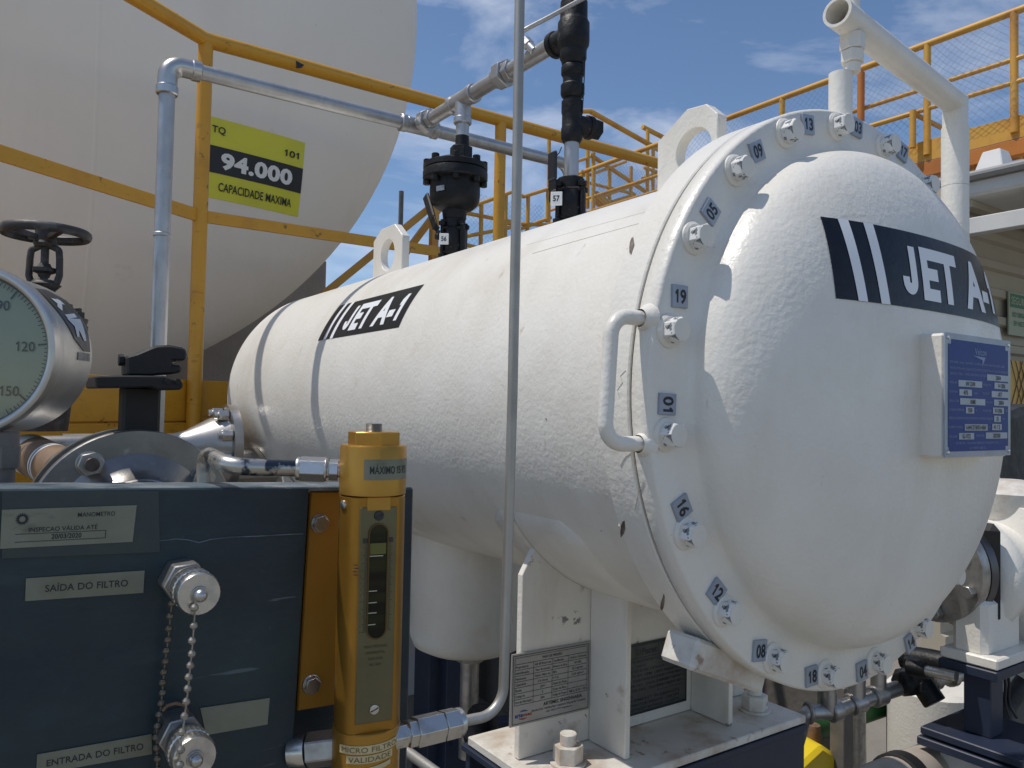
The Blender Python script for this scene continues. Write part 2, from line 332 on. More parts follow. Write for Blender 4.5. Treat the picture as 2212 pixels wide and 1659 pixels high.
# bolts (20 on the circle), nuts behind, number tags
PHI = -1.12286
bm_ = MB(); bm_.lathe([(0, .0183), (.0025, .0180), (.0048, .0150), (.0048, .0115)], (0, 0, 0), (0, -1, 0), 28); wme = bm_.build('washer', WHITE, vessel, label=None)
b2 = MB(); b2.mi = 0; b2.lathe([(.0045, .0138), (.0178, .0138), (.0196, .0115)], (0, 0, 0), (0, -1, 0), 6, caps=False); b2.mi = 1; b2.lathe([(.0196, .0117), (.0202, 0)], (0, 0, 0), (0, -1, 0), 24, caps=False)
hme = b2.build('bolt', [CHIP, WHITE], vessel, bevel=.0006)
nme = MB().hex((0, FY3 + .001, 0), (0, FY3 + .014, 0), .0118).build('nut', WHITE2, vessel, bevel=.0006)
MB_org = ORG['filter_vessel']
first = True
wm, hm, nm = wme.data, hme.data, nme.data
for m_ in (wm, hm, nm):
    for v in m_.vertices: v.co += MB_org
bpy.data.objects.remove(wme)
for k in range(20):
    a = PHI - k * R_(18); P = Vector((BC * math.cos(a), FY0, BC * math.sin(a))) - MB_org
    if k == 0: bo, no = hme, nme
    else:
        bo = hme.copy(); no = nme.copy()
        for q in (bo, no): sc.collection.objects.link(q); q.parent = vessel
    bo.location = P; bo.rotation_euler = (0, R_(random.uniform(-30, 30)), 0); ORG[bo.name] = Vector((0, 0, 0))
    no.location = (P.x, -MB_org.y, P.z); no.rotation_euler = (0, random.uniform(0, 1), 0)
    w = bpy.data.objects.new('washer', wm); sc.collection.objects.link(w); w.parent = bo; w.rotation_euler = (0, random.uniform(0, 6), 0)
tags = [('13', 1747, 268, 6), ('03', 1853, 275, -5), ('17', 1952, 328, -16), ('09', 1637, 326, 27), ('05', 1537, 457, 55), ('19', 1470, 640, 0), ('01', 1443, 873, -92), ('16', 1475, 1097, -62), ('12', 1550, 1279, -44), ('08', 1643, 1406, -5), ('18', 1755, 1461, 2), ('04', 1864, 1450, 6), ('14', 1968, 1388, 20)]
for s_, x, y, rot in tags:
    P = at(x, y, Y=FY0 - .003); c, s = math.cos(R_(rot)), math.sin(R_(rot)); ex = Vector((c, 0, s)); ez = Vector((-s, 0, c))
    t = MB().box(P + Vector((0, .0015, 0)), (.0225, .004, .0240), ex, ez).build('number_tag', TAGM, vessel, bevel=.0005, label='small grey tag on the lid flange reading ' + s_)
    MB().flat(fit(s_, .0160, .0142, .03), lambda u, v: P + ex * u + ez * v + Vector((0, -.0007, 0))).build('lettering', INK, t)
# decals: black panel with two white stripes and JET A-1, one on the shell and one on the dome
LW, LH = .406, .099
def decal(fn, name, txt, parent, sh, nu=40, nv=12):
    d = MB().grid(lambda u, v: fn(LW * u, LH * v, .0006), nu, nv).build(name, DECAL, parent, label=txt)
    m = MB()
    for a, b in ((.033, .048), (.071, .087)):
        m.grid(lambda u, v: fn(a + (b - a) * u - sh * v, LH * v, .0011), 1, 12)
    m.flat(fit('JET A-1', .264, .0625, .045, sub=.12), lambda u, v: fn(LW * .612 + u, LH * .485 + v, .0011))
    m.build('lettering', INKW, d)
def shell_pt(u, v, off):
    th = R_(22.2) + v / SR; return Vector((-(SR + off) * math.cos(th), 1.134 - u, (SR + off) * math.sin(th)))
decal(shell_pt, 'side_decal', 'black JET A-1 sticker on the side of the shell', vessel, 0)
def dome_pt(u, v, off):
    x, z = -.179 + u * .985, .1025 + v * .93; return Vector((x, dome_y(math.hypot(x, z)) - off * 1.15, z))
decal(dome_pt, 'dome_decal', 'black JET A-1 sticker across the dome', vessel, .011, 60, 16)
# lifting eyes
l1 = MB(); l1.ringplate([(.366, .31), (.366, .427), (.302, .463), (.262, .459), (.2387, .437), (.2387, .31)], (.287, .3905), .037, Vector((-.011, 0, 0)), (0, 1, 0), (0, 0, 1), (.022, 0, 0))
l1.build('lifting_eye', WHITE, vessel, bevel=.0015)
l2 = MB(); l2.ringplate([(1.488, .31), (1.488, .447), (1.44, .474), (1.355, .474), (1.306, .435), (1.306, .31)], (1.395, .395), .043, Vector((-.011, 0, 0)), (0, 1, 0), (0, 0, 1), (.022, 0, 0))
l2.build('lifting_eye', WHITE, vessel, bevel=.0015)
# name plate on its welded bracket
b = MB(); b.box((.0415, -.087, .002), (.157, .0535, .142)); br = b.build('plate_bracket', WHITE, vessel, bevel=.003)
pc = Vector((.0415, -.1147, .003)); np_ = MB().box(pc, (.160, .0016, .141)).build('name_plate', LBLW if 0 else TAGM, vessel, label='blue metal name plate with grey data fields')
F = lambda off: (lambda u, v: Vector((pc.x + u, pc.y - .0008 - off, pc.z + v)))
MB().flat(([(-.071, -.064), (.066, -.064), (.066, -.059), (.073, -.059), (.073, .058), (.066, .058), (.066, .0635), (-.066, .0635), (-.066, .058), (-.0735, .058), (-.0735, -.059), (-.071, -.059)], [list(range(12))]), F(.0004)).build('blue_panel', BLUE, np_)
def crop_uv(x, y):                      # reading positions on the plate, from its top-left corner
    yt, yb = 150 + (x - 310) * .178, 1385 + (x - 300) * .024; return (x - 632) / 650 * .160, .0705 - .141 * (y - yt) / (yb - yt)
fields = [(s_,) + crop_uv(x, y) + (w / 650 * .160, .0074) for s_, x, y, w in (('2004', 820, 628, 235), ('HV 2240', 540, 672, 230), ('V-1306', 855, 708, 150), ('475', 493, 755, 120), ('JET', 838, 792, 175), ('ASME', 563, 850, 245), ('2004', 850, 875, 150), ('150', 535, 932, 80), ('V-1306', 822, 952, 115), ('25', 812, 1032, 70), ('I-644C5TB/SO-436V', 597, 1105, 225), ('4 / 2', 806, 1113, 100), ('G-1172', 502, 1187, 145), ('20/200', 803, 1197, 225))]
m = MB(); t = MB(); f2 = MB()
for s_, x, y, w, h in fields:
    m.flat(rect(w, h, x, y), F(.0007))
    tw = min(w * .9, .0050 * len(s_) * .55 + .002); t.flat(shift(fit(s_, tw, .0050, .02), x, y), F(.0010))
for s_, x, y, w in [('THIS VESSEL SHALL CONFORM TO PERFORMANCE AVIATION SPEC. AND', 612, 480, 545), ('SPECIFICATIONS AND QUALIFICATION PROCEDURES FOR AVIATION FUEL SEPARATORS', 640, 540, 595), ('SEPARATORS - THIRD EDITION DATED', 520, 578, 350), ('MODEL NO', 378, 648, 70), ('SERIAL NO', 705, 690, 80), ('FLOW RATE', 380, 740, 80), ('GPM', 588, 768, 50), ('PRODUCT', 700, 775, 75), ('DESIGN CODE', 382, 830, 95), ('MFG DATE', 728, 862, 65), ('WORKING PRESSURE', 408, 920, 140), ('PSI', 597, 936, 28), ('HYDRO TEST', 705, 945, 90), ('PSIG', 905, 958, 35), ('REPLACE ELEMENTS WHEN DIFFERENTIAL PRESSURE REACHES', 552, 1012, 430), ('PSID', 878, 1036, 40), ('ELEMENT MODEL', 400, 1090, 130), ('QTY', 730, 1106, 30), ('COVER GASKET', 375, 1182, 85), ('FILTER WATER', 636, 1188, 85), ('FILTERS INC. COLORADO SPRINGS, COLORADO U.S.A.', 615, 1258, 420), ('U.S. PATENT 3,988,132', 610, 1308, 160)]:
    u_, v_ = crop_uv(x, y); f2.flat(shift(fit(s_, w / 650 * .160, .0026, .0), u_, v_), F(.0007))
f2.flat(shift(text('Velcon', .008, .9, .01), .002, .0525), F(.0007)); f2.flat(([(-.017, .0475), (.014, .0465), (.005, .034), (.0065, .043)], [[0, 3, 1], [3, 2, 1]]), F(.0007))
m.build('data_fields', TAGM, np_); t.build('field_lettering', INK, np_); f2.build('plate_lettering', mat('faded_white_print', (.16, .22, .42), .4), np_)
for x, z in ((-.074, .065), (.074, .065), (-.074, -.065), (.074, -.065)): MB().lathe([(0, .0024), (.0014, .002), (.002, 0)], pc + Vector((x, -.0008, z)), (0, -1, 0), 12).build('rivet', FIT, np_)
# paint chips on the rim and shell, hairline cracks and old scratches in the paint
def onr(P, r): h = math.hypot(P.x, P.z); return Vector((P.x * r / h, P.y, P.z * r / h))
CHIPM = mat('bare_rusty_chip', (.10, .06, .045), .7, 0, (.20, .17, .15), 90, .45, .6)
for x, y, w, h, rr in ((1365, 530, 5, 18, FR), (1312, 722, 4, 14, FR), (1304, 932, 4, 13, FR), (1346, 1142, 4.5, 20, FR), (1431, 1303, 4.5, 18, FR), (1226, 1230, 3, 2, SR), (1180, 905, 1.5, 1.2, SR), (785, 690, 1.2, 1.5, SR)):
    pts = []
    for i in range(9):
        a = 2 * math.pi * i / 9; k_ = random.uniform(.65, 1.15); pts.append(onr(shell_at(x + w * k_ * math.cos(a) + .12 * h * math.sin(a), y - h * k_ * math.sin(a), rr), rr + .0007))
    nrm_ = Vector((-pts[0].x, 0, -pts[0].z)).normalized(); MB().prism(pts, nrm_ * .0012).build('paint_chip', CHIPM, vessel)
CRK = mat('crack_line', (.50, .46, .40), .7); SCR = mat('scratch_line', (.62, .58, .52), .6, 0, (.74, .72, .66), 30, .45, .55)
for pts, rr, w, mm in (([(1352, 800), (1340, 812), (1345, 826), (1334, 842), (1338, 856)], FR, .0005, CRK), ([(1378, 960), (1368, 975), (1352, 986), (1340, 1006)], FR, .0006, CRK), ([(1392, 1040), (1380, 1062), (1372, 1100)], FR, .0005, CRK), ([(1440, 352), (1425, 372), (1418, 398)], FR, .0005, CRK), ([(1136, 530), (1200, 512), (1270, 492), (1340, 473), (1402, 456)], SR, .0004, SCR), ([(1150, 548), (1240, 522), (1330, 497), (1398, 478)], SR, .0006, SCR)):
    m = MB(); q = [onr(shell_at(x, y, rr), rr + .0003) for x, y in pts]; m.tube(q, w * .5, 0, 5); m.build('paint_crack' if mm is CRK else 'paint_scratch', mm, vessel)
# lid handle
MB().tube([(-.335, .030, .0745), (-.404, .034, .0745), (-.412, .034, -.056), (-.335, .030, -.056)], .0080, .022, 16).build('lid_handle', WHITE, vessel)
for z in (.0745, -.056): MB().lathe([(0, .0165), (.004, .015), (.010, .0105), (.013, .0094)], (-.356, .030, z), (-1, 0, 0), 20, caps=False).build('handle_weld', WHITE, vessel)
# jacking foot under the lid flange
tn = Vector((.31, 0, -.205)).normalized(); rd = Vector((-.205, 0, -.31)).normalized()
MB().box(Vector((-.205, .066, -.316)) - rd * .001, (.135, .050, .036), (.93, 0, -.37), (.37, 0, .93)).build('jacking_foot', WDIRT, vessel, bevel=.004)
# sump boot below, with its pad, drain nozzle
Yb = .95
bt = MB(); bt.lathe([(-.24, .131), (-.525, .131), (-.548, .122), (-.560, .098), (-.565, .05), (-.566, 0)], (0, Yb, 0), (0, 0, 1), 72); boot = bt.build('sump_boot', WHITE, vessel, angle=50)
def padpt(u, v):
    rho = .12 + .062 * v; a = 2 * math.pi * u; X, Y = rho * math.cos(a), Yb + rho * 1.05 * math.sin(a); rr = .3285 if v < .97 else .3235
    return Vector((X, Y, -math.sqrt(max(rr * rr - X * X, 0))))
MB().grid(padpt, 72, 8).build('boot_pad', WHITE, vessel)
MB().hex((0, Yb - .01, -.562), (0, Yb - .01, -.585), .036).cyl((0, Yb - .01, -.58), (0, Yb - .01, -.80), .021).build('drain_nozzle', STEELD, boot)
# saddle
sad = MB(); SY = .39; ZB = -.540
pts = [(-.255, ZB), (-.2545, -.270), (-.230, -.228)]
for i in range(25):
    a = R_(215 + (325 - 215) * i / 24); pts.append(((SR + .004) * math.cos(a), (SR + .004) * math.sin(a)))
pts += [(.230, -.228), (.2545, -.270), (.255, ZB)]
sad.prism([(x, SY, z) for x, z in pts], (0, .012, 0)); saddle = sad.build('saddle', WSAD, vessel, bevel=.001)
for X in (-.116, .116):
    zt = -math.sqrt(SR ** 2 - X * X) - .001
    MB().prism([(X - .005, .306, ZB), (X - .005, .306, zt), (X - .005, SY - .001, zt), (X - .005, SY - .001, ZB)], (.010, 0, 0)).build('saddle_rib', WSAD, vessel, bevel=.001)
    MB().prism([(X - .005, SY + .013, ZB), (X - .005, SY + .013, zt), (X - .005, .49, zt), (X - .005, .49, ZB)], (.010, 0, 0)).build('saddle_rib', WSAD, vessel, bevel=.001)
MB().box((-.004, .385, ZB - .0075), (.540, .235, .013)).build('saddle_foot', WDIRT, vessel, bevel=.0015)
for sx in (-1, 1):
    w = MB(); prf = [(-.10, .285), (0, .262), (.0, .262)]
    N = 18; rows_ = []
    for i in range(N + 1):
        u = i / N; a = R_(211.5 + 46 * u) if sx < 0 else R_(328.5 - 46 * u); ch = max(0, .12 - u) / .12 * .035
        ys = (.245 + ch, .250 + ch, .30, .40, .455 - ch, .460 - ch); hs = (-.002, .004, .0045, .0045, .004, -.002)
        if i == 0: hs = (-.002,) * 6
        rows_.append([w.v(Vector(((SR + h_) * math.cos(a), y_, (SR + h_) * math.sin(a)))) for y_, h_ in zip(ys, hs)])
    for A, B in zip(rows_, rows_[1:]):
        for k in range(5): w.face([A[k], A[k + 1], B[k + 1], B[k]])
    w.build('wear_plate', WHITE, vessel, angle=60)
for x, y in ((-.198, .345), (.208, .330)):
    a = MB(); a.cyl((x, y, ZB - .001), (x, y, ZB + .003), .027, seg=24); a.hex((x, y, ZB + .003), (x, y, ZB + .027), .0225, (1, .3, 0)); a.cyl((x, y, ZB + .027), (x, y, ZB + .043), .0125, seg=18); a.build('anchor_bolt', WDIRT, vessel, bevel=.0008)
# data plates on the saddle
pc2 = Vector((-.1985, SY - .0025, -.4365))
dp1 = MB().box(pc2, (.150, .003, .105), (1, 0, -.018)).build('data_plate', mat('engraved_plate', (.36, .35, .33), .42, .35, (.30, .29, .27), 20, .4, .7), vessel, label='grey engraved data plate on the saddle, ruled in a table')
G = lambda off: (lambda u, v: pc2 + Vector((u, -.0016 - off, v - .018 * u)))
m = MB(); t = MB(); r2 = MB(); r3 = MB()
def frame(mb, x0, y0, x1, y1, w, f):
    for a in (rect(x1 - x0, w, (x0 + x1) / 2, y0), rect(x1 - x0, w, (x0 + x1) / 2, y1), rect(w, y1 - y0, x0, (y0 + y1) / 2), rect(w, y1 - y0, x1, (y0 + y1) / 2)): mb.flat(a, f)
frame(m, -.072, -.0495, .072, .0495, .0009, G(.0003)); frame(m, -.069, .037, .069, .0465, .0006, G(.0003)); rows = [.037, .0285, .020, .0115, .003, -.0055, -.014, -.0225]
for y in rows: m.flat(rect(.138, .0006, 0, y), G(.0003))
for x in (-.069, -.035, .0, .031, .069): m.flat(rect(.0006, .0595, x, .0072), G(.0003))
m.build('ruled_table', INK, dp1)
cells = [('Proprietário', 'AIR BP Brasil Ltda', 'Tipo/Modelo', 'Cilíndrico / Horizontal'), ('Identificação', 'Vaso de pressão', 'Número de Série', 'HV 2240'), ('Fabricante', 'Velcon Filters Inc.', 'PMTA', '10,5 kgf/cm²'), ('Capacidade', '216 litros', 'P.T.H.', '13,65 kgf/cm²'), ('Fluido', 'QAV-1', 'Classe do Fluido', 'A'), ('Categoria', 'III', 'Grupo de Risco', '5'), ('Ano de Fabricação', '2004', 'Código de Projeto', 'ASME Sec. VIII, Div. 1 - 2004')]
t.flat(shift(fit('VASO DE PRESSÃO', .038, .0036, .02), 0, .0418), G(.0003))
for i, rw in enumerate(cells):
    y = (rows[i] + rows[i + 1]) / 2
    for s_, x0, x1 in zip(rw, (-.069, -.035, 0, .031), (-.035, 0, .031, .069)):
        w = min((x1 - x0) * .88, len(s_) * .0019); t.flat(shift(fit(s_, w, .0034, .008), x0 + .0015 + w / 2 if x0 in (-.069, 0) else (x0 + x1) / 2, y), G(.0003))
t.flat(shift(fit('ARTEMEC ENGENHARIA', .075, .005, .02), .022, -.0285), G(.0003)); t.flat(shift(fit('PRODUTOS * INSPEÇÕES * LAUDOS TÉCNICOS * CURSOS', .104, .0026, .015), .015, -.0355), G(.0003)); t.flat(shift(fit('(65) 3027-7777 engenharia', .05, .0022, .01), .015, -.0405), G(.0003))
t.build('plate_lettering', INK, dp1)
r2.flat(shift(fit('arte', .014, .0062, .03), -.0605, -.0375), G(.0004)); r3.flat(shift(fit('mec', .016, .0046, .03), -.0445, -.038), G(.0004))
def arc(mb, x, y, r, a0, a1, w, f):
    n = 14; A = [(x + r * math.cos(R_(a0 + (a1 - a0) * i / n)), y + r * .55 * math.sin(R_(a0 + (a1 - a0) * i / n))) for i in range(n + 1)]
    B = [(x + (r - w * math.sin(math.pi * i / n)) * math.cos(R_(a0 + (a1 - a0) * i / n)), y + (r - w * math.sin(math.pi * i / n)) * .55 * math.sin(R_(a0 + (a1 - a0) * i / n))) for i in range(n + 1)]
    mb.flat((A + B, [[i, i + 1, n + 2 + i, n + 1 + i] for i in range(n)]), f)
arc(r2, -.052, -.036, .009, 20, 150, .004, G(.0004)); arc(r3, -.053, -.040, .009, 200, 330, .004, G(.0004)); r2.build('blue_logo', BLUEINK, dp1); r3.build('red_logo', RED, dp1)
pc3 = Vector((.006, SY - .002, -.463))
dp2 = MB().box(pc3, (.182, .003, .115)).build('conversion_plate', mat('dark_etched_plate', (.085, .085, .08), .45, .4, (.06, .06, .06), 20, .4, .7), vessel, label='dark etched conversion plate beside the saddle rib')
H = lambda off: (lambda u, v: pc3 + Vector((u, -.0016 - off, v)))
m = MB(); t = MB(); m.flat(rect(.182, .004, 0, .0555), H(.0003)); m.flat(rect(.003, .107, .0895, 0), H(.0003)); m.flat(rect(.182, .004, 0, -.0555), H(.0003)); m.flat(rect(.182, .001, 0, .034), H(.0003)); m.flat(rect(.001, .018, .022, .044), H(.0003)); m.flat(rect(.001, .018, -.030, .044), H(.0003))
t.flat(shift(fit('Facet', .034, .010, .03), .001, .044), H(.0003)); frame(t, -.027, .0395, -.020, .048, .001, H(.0003))
for k in range(4): t.flat(shift(fit('SEPARATION SYSTEMS TULSA OKLAHOMA'[:30 - k * 3], .058 - .006 * k, .0024, 0), .054, .0505 - .004 * k), H(.0003))
for k, s_ in enumerate(['FACET 5TH EDITION CONVERSION', 'MODEL NO.        VF-2244', 'CONVERTED TO EI 1581 CATEGORY C  TYPE S', 'FLOW RATE 475 GPM  UNIT PRESSURE', 'REPLACE CARTRIDGES AT     15 PSI', 'COALESCER NO.  CA33-3 SERIES   QTY', 'SEPARATOR NO.  SS636FD   QTY  2', 'MODEL NO.', 'REPLACEMENT ELEMENTS', 'FILTER SEPARATOR WEIGHT   CERTIFY', 'COPYRIGHT FACET RATINGS   CLARITY']):
    t.flat(shift(fit(s_, .150 if len(s_) > 12 else .03, .0042, .015), -.002 if len(s_) > 12 else -.05, .0285 - .0078 * k), H(.0003))
for y in (.0215, .0015, -.0065, -.0145, -.0225): frame(t, .02, y - .003, .085, y + .0035, .0006, H(.0003))
m.build('plate_border', INK, dp2); t.build('plate_lettering', INK, dp2)

# ================================================================ lid davit (swing arm that carries the lid)
dv = thing('lid_davit', 'white pipe swing arm standing beside the lid flange with its open end over the lid', 'davit', (.40, .085, .1))
d = MB(); d.cyl((.40, .085, -.05), (.40, .085, .362), .0208, seg=40); d.cyl((.40, .085, .3626), (.40, .085, .462), .0208, seg=40); d.build('pillar', WHITE, dv)
MB().box((.372, .085, .22), (.06, .014, .16)).build('pillar_bracket', WHITE, dv, bevel=.002)
def armtube():
    m = MB(); P0 = Vector((.40, .085, .44)); P1 = Vector((.40, .085, .5035)); P2 = Vector((-.024, .030, .5045)); ri, ro = .0155, .0193
    u0 = Vector((0, 1, 0)); dirv = (P2 - P1).normalized(); mit = (dirv + Vector((0, 0, -1))).normalized()
    n = 40; rings = []
    def ring(c, ax, nrm, r):
        u = Vector((0, 1, 0)); u = (u - ax * u.dot(ax)).normalized(); w = ax.cross(u); out = []
        for i in range(n):
            p = c + (u * math.cos(2 * math.pi * i / n) + w * math.sin(2 * math.pi * i / n)) * r
            p += ax * ((c - p).dot(nrm) / ax.dot(nrm)); out.append(m.v(p))
        return out
    up = Vector((0, 0, 1)); nm_ = (up + dirv).normalized()
    rings = [ring(P0, up, up, ro), ring(P1, up, nm_, ro)]
    # the same vertices order is kept through the mitre because both use the Y axis as start
    r2_ = ring(P1, dirv, nm_, ro); rings.append(ring(P2, dirv, dirv, ro)); rings.append(ring(P2, dirv, dirv, ri)); rings.append(ring(P2 - dirv * .30, dirv, dirv, ri))
    seq = [rings[0], rings[1]]
    for A, B in ((rings[0], rings[1]), (r2_, rings[2]), (rings[2], rings[3]), (rings[3], rings[4])):
        for i in range(n): m.face([A[i], B[i], B[(i + 1) % n], A[(i + 1) % n]])
    m.face(rings[4])
    bmesh.ops.remove_doubles(m.bm, verts=list(m.bm.verts), dist=.0004)
    return m, dirv
am, adir = armtube(); am.build('arm', WHITE, dv)
hb = MB(); hx = Vector((.018, .034, 0))
hb.hex(hx + Vector((0, 0, .488)), hx + Vector((0, 0, .466)), .0165, (1, .2, 0)); hb.hex(hx + Vector((0, 0, .4655)), hx + Vector((0, 0, .449)), .0155, (1, .5, 0)); hb.cyl(hx + Vector((0, 0, .4495)), hx + Vector((0, 0, .436)), .0105, seg=18); hb.cyl(hx + Vector((0, 0, .45)), hx + Vector((0, 0, .56)), .0095, seg=18)
hb.hex(hx + Vector((0, 0, .549)), hx + Vector((0, 0, .563)), .0165, (1, .2, 0)); hb.build('hanger_bolt', WHITE, dv, bevel=.0012)
cr = MB(); cr.tube([hx + Vector((-.008, .012, .30)), hx + Vector((-.008, .012, .437))], .0152, 0, 28); cr.build('lid_post', WHITE, dv)

# ================================================================ storage tank
TY, TX, TZ, TR = 3.0, -1.0913, 1.8908, 1.944; TD = .50
tank = thing('storage_tank', 'huge pale storage tank with a domed end and yellow capacity sign', 'storage tank', (TX, TY + 2.5, TZ - TR))
def tank_y(r): return TY - TD * max(0, 1 - (r / TR) ** 2.3) ** (1 / 2.3)
tp = [(7.0, 0), (7.0, TR - .02), (0, TR)]
for i in range(1, 41):
    r = TR * math.cos(R_(90) * i / 40) ** (2 / 2.3); tp.append((tank_y(r) - TY, r))
MB().lathe(tp, (TX, TY, TZ), (0, 1, 0), 160).build('tank_body', TANKW, tank, angle=50)
def tk(x, z, off): return Vector((x, tank_y(math.hypot(x - TX, z - TZ)) - off, z))
MB().grid(lambda u, v: tk(TX + .475 + .006 * math.sin(v * 9), TZ - TR * .90 + v * TR * 1.75, .0015 if 0 < u < 1 else -.001) + Vector(((u - .5) * .02, 0, 0)), 4, 40).build('weld_seam', TANKW, tank)
def onhead(x, y):
    P = at(x, y, Y=TY - TD * .95)
    for _ in range(12): P = at(x, y, Y=tank_y(math.hypot(P.x - TX, P.z - TZ)))
    return P
a, b, c, d = onhead(438, 253), onhead(655, 302), onhead(648, 463), onhead(433, 431)
sx0, sx1, sz0, sz1 = (a.x + d.x) / 2, (b.x + c.x) / 2, (c.z + d.z) / 2, (a.z + b.z) / 2; SW, SH = sx1 - sx0, sz1 - sz0
S = lambda off: (lambda u, v: tk(sx0 + u * SW, sz0 + v * SH, off))
sg = MB().grid(S(.002), 12, 12).build('capacity_sign', SIGNY, tank, label='yellow sign with a black band reading 94.000')
MB().grid(lambda u, v: S(.004)(u, .315 + .335 * v), 12, 4).build('black_band', INK, sg)
def stext(s_, cx, cy, w, h, bold, m, name):
    vf = fit(s_, w, h * SH / SW, bold, sub=.3); MB().flat(([(cx + x, cy + y * SW / SH) for x, y in vf[0]], vf[1]), S(.006)).build(name, m, sg)
stext('TQ', .135, .855, .125, .085, .015, INK, 'sign_lettering'); stext('101', .865, .795, .155, .085, .02, INK, 'sign_lettering'); stext('94.000', .53, .485, .72, .185, .045, LBLW, 'capacity_number'); stext('CAPACIDADE MAXIMA', .535, .155, .74, .105, .012, INK, 'sign_lettering')
for yy in (TY + 1.0, TY + 5.5): MB().box((TX, yy, (TZ - TR * .88 - ZA) / 2 - .02), (1.7, .35, ZA + TZ - TR * .88)).build('tank_cradle', TANKW, tank)
tag(MB().cyl((1.9, 5.2, -ZA), (1.9, 5.2, 1.75), .020, seg=12).build('conduit_pole', GREY, None, (1.9, 5.2, -ZA)), 'thin grey pole standing beside the tank, seen under its curved edge', 'pole')

pr_ = at(705, 600, Y=5.4); pt_ = at(700, 562, Y=5.4)
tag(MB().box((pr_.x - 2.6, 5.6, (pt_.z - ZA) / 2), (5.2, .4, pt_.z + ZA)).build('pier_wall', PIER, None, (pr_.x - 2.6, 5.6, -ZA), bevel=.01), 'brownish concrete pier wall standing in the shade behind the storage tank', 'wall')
# ================================================================ near guard rail on its walkway
gr = thing('guard_rail', 'yellow tubular guard rail crossing in front of the storage tank', 'guard rail', (.2, 2.04, -.1))
P1 = at(445, 85, D=2.5); RY = P1.y; ZT = 1.143; ZM = .573; RR = .0245
c1 = Vector((P1.x, RY, ZT)); tmk = at(646, 139, Y=RY - .0245); MB().prism([tmk + Vector(v) for v in ((-.012, 0, .010), (.018, 0, .003), (.010, 0, -.008), (-.006, 0, -.012))], (0, .012, 0)).build('tape_mark', INK, gr); lt = c1 + Vector((-.84, -.545, 0)) * 1.5; rt_ = Vector((2.3, RY, ZT))
MB().tube([lt, c1, rt_], RR, .0, 20).build('top_rail', YEL, gr)
MB().bar(c1 + Vector((0, 0, ZM - ZT)) + Vector((-.84, -.545, 0)) * 1.5, c1 + Vector((0, 0, ZM - ZT)), .010, .040).build('middle_rail', YEL, gr, bevel=.001)
MB().bar((P1.x, RY, ZM), (2.3, RY, ZM), .010, .038).build('middle_rail', YEL, gr, bevel=.001)
for x, y in ((P1.x, RY), (.780, RY), (1.9, RY), (P1.x - .84 * 1.3, RY - .545 * 1.3)):
    MB().cyl((x, y, -.16), (x, y, ZT - .012), .0228, seg=20).build('post', YEL, gr)
wk = thing('walkway', 'yellow steel walkway edge behind the stainless pipework, below the tank', 'walkway', (.2, 2.1, -.3))
fl = MB(); e0 = Vector((P1.x, RY + .03, 0)); e1 = e0 + Vector((-.84, -.545, 0)) * 1.6; q = Vector((.545, -.84, 0)) * 0
fl.prism([(2.3, RY + .035, -.085), e0 + Vector((0, .005, -.085)), e1 + Vector((0, .005, -.085)), e1 + Vector((-.5, .9, -.085)), (2.3, RY + .75, -.085)], (0, 0, .006)); fl.build('deck', YEL, wk)
def toe(a, b, nm):
    a, b = Vector(a), Vector(b); m = MB(); m.bar(a + Vector((0, 0, -.015)), b + Vector((0, 0, -.015)), .008, .130); m.build(nm, YEL, wk, bevel=.001)
    m = MB(); m.bar(a + Vector((0, .004, -.165)), b + Vector((0, .004, -.165)), .040, .160); m.build('channel_beam', YEL, wk, bevel=.002)
toe(e0, (2.3, RY + .03, 0), 'toe_board'); toe(e1, e0, 'toe_board')
for x in (.9, 2.1): MB().box((x, RY + .4, (-ZA - .25) / 2), (.09, .09, ZA - .25)).build('leg', YEL, wk)
MB().box((-1.35, 1.75, (-ZA - .25) / 2), (.09, .09, ZA - .25)).build('leg', YEL, wk)
MB().box((.055, 1.99, -.04), (.10, .05, .34)).build('end_post', YELD, wk, bevel=.002)
# diagonal stair frame beyond the vessel
bf = thing('sloping_brace', 'yellow sloping stringers and braces between the tank and the air release valve', 'stair', (.9, 3.4, -.3))
def seg(nm, a, b, Y, w, m=YELD, par=None, h=None):
    A, B = at(*a, Y=Y), at(*b, Y=Y); MB().bar(A, B, w, h or w, (0, 1, 0)).build(nm, m, par, bevel=.002)
seg('brace', (690, 643), (932, 446), 3.35, .036, par=bf); seg('brace', (872, 552), (952, 446), 3.42, .036, par=bf); seg('upright', (939, 440), (930, 760), 3.30, .042, par=bf)
seg('stringer', (690, 643), (560, 745), 3.35, .036, par=bf); seg('upright', (700, 640), (690, 1250), 3.36, .05, par=bf)

# ================================================================ vent pipework (galvanised)
vp = thing('vent_pipe', 'long galvanised vent pipe with a tall elbowed drop, crossing over the vessel', 'pipe', (-.6, 1.248, 0))
PZ, PY, PR = .7118, 1.2478, .0168; ex = -.612
MB().tube([(ex, PY, -.75), (ex, PY, PZ), (.505, PY, PZ), (.505, PY, .60)], PR, .042, 20).build('pipe_run', GALV, vp)
def collar(m, p, d, r, l, ch=.002): d = Vector(d).normalized(); p = Vector(p); m.cyl(p - d * l / 2, p + d * l / 2, r, seg=24, ch=ch)
m = MB(); m.tube([(ex, PY, PZ - .058), (ex, PY, PZ), (ex + .058, PY, PZ)], PR * 1.22, .040, 24); collar(m, (ex, PY, PZ - .058), (0, 0, 1), PR * 1.36, .020); collar(m, (ex + .058, PY, PZ), (1, 0, 0), PR * 1.36, .020); m.build('elbow', STEEL, vp)
m = MB(); collar(m, (ex, PY, .338), (0, 0, 1), PR * 1.10, .010); m.build('weld_joint', GALV, vp)
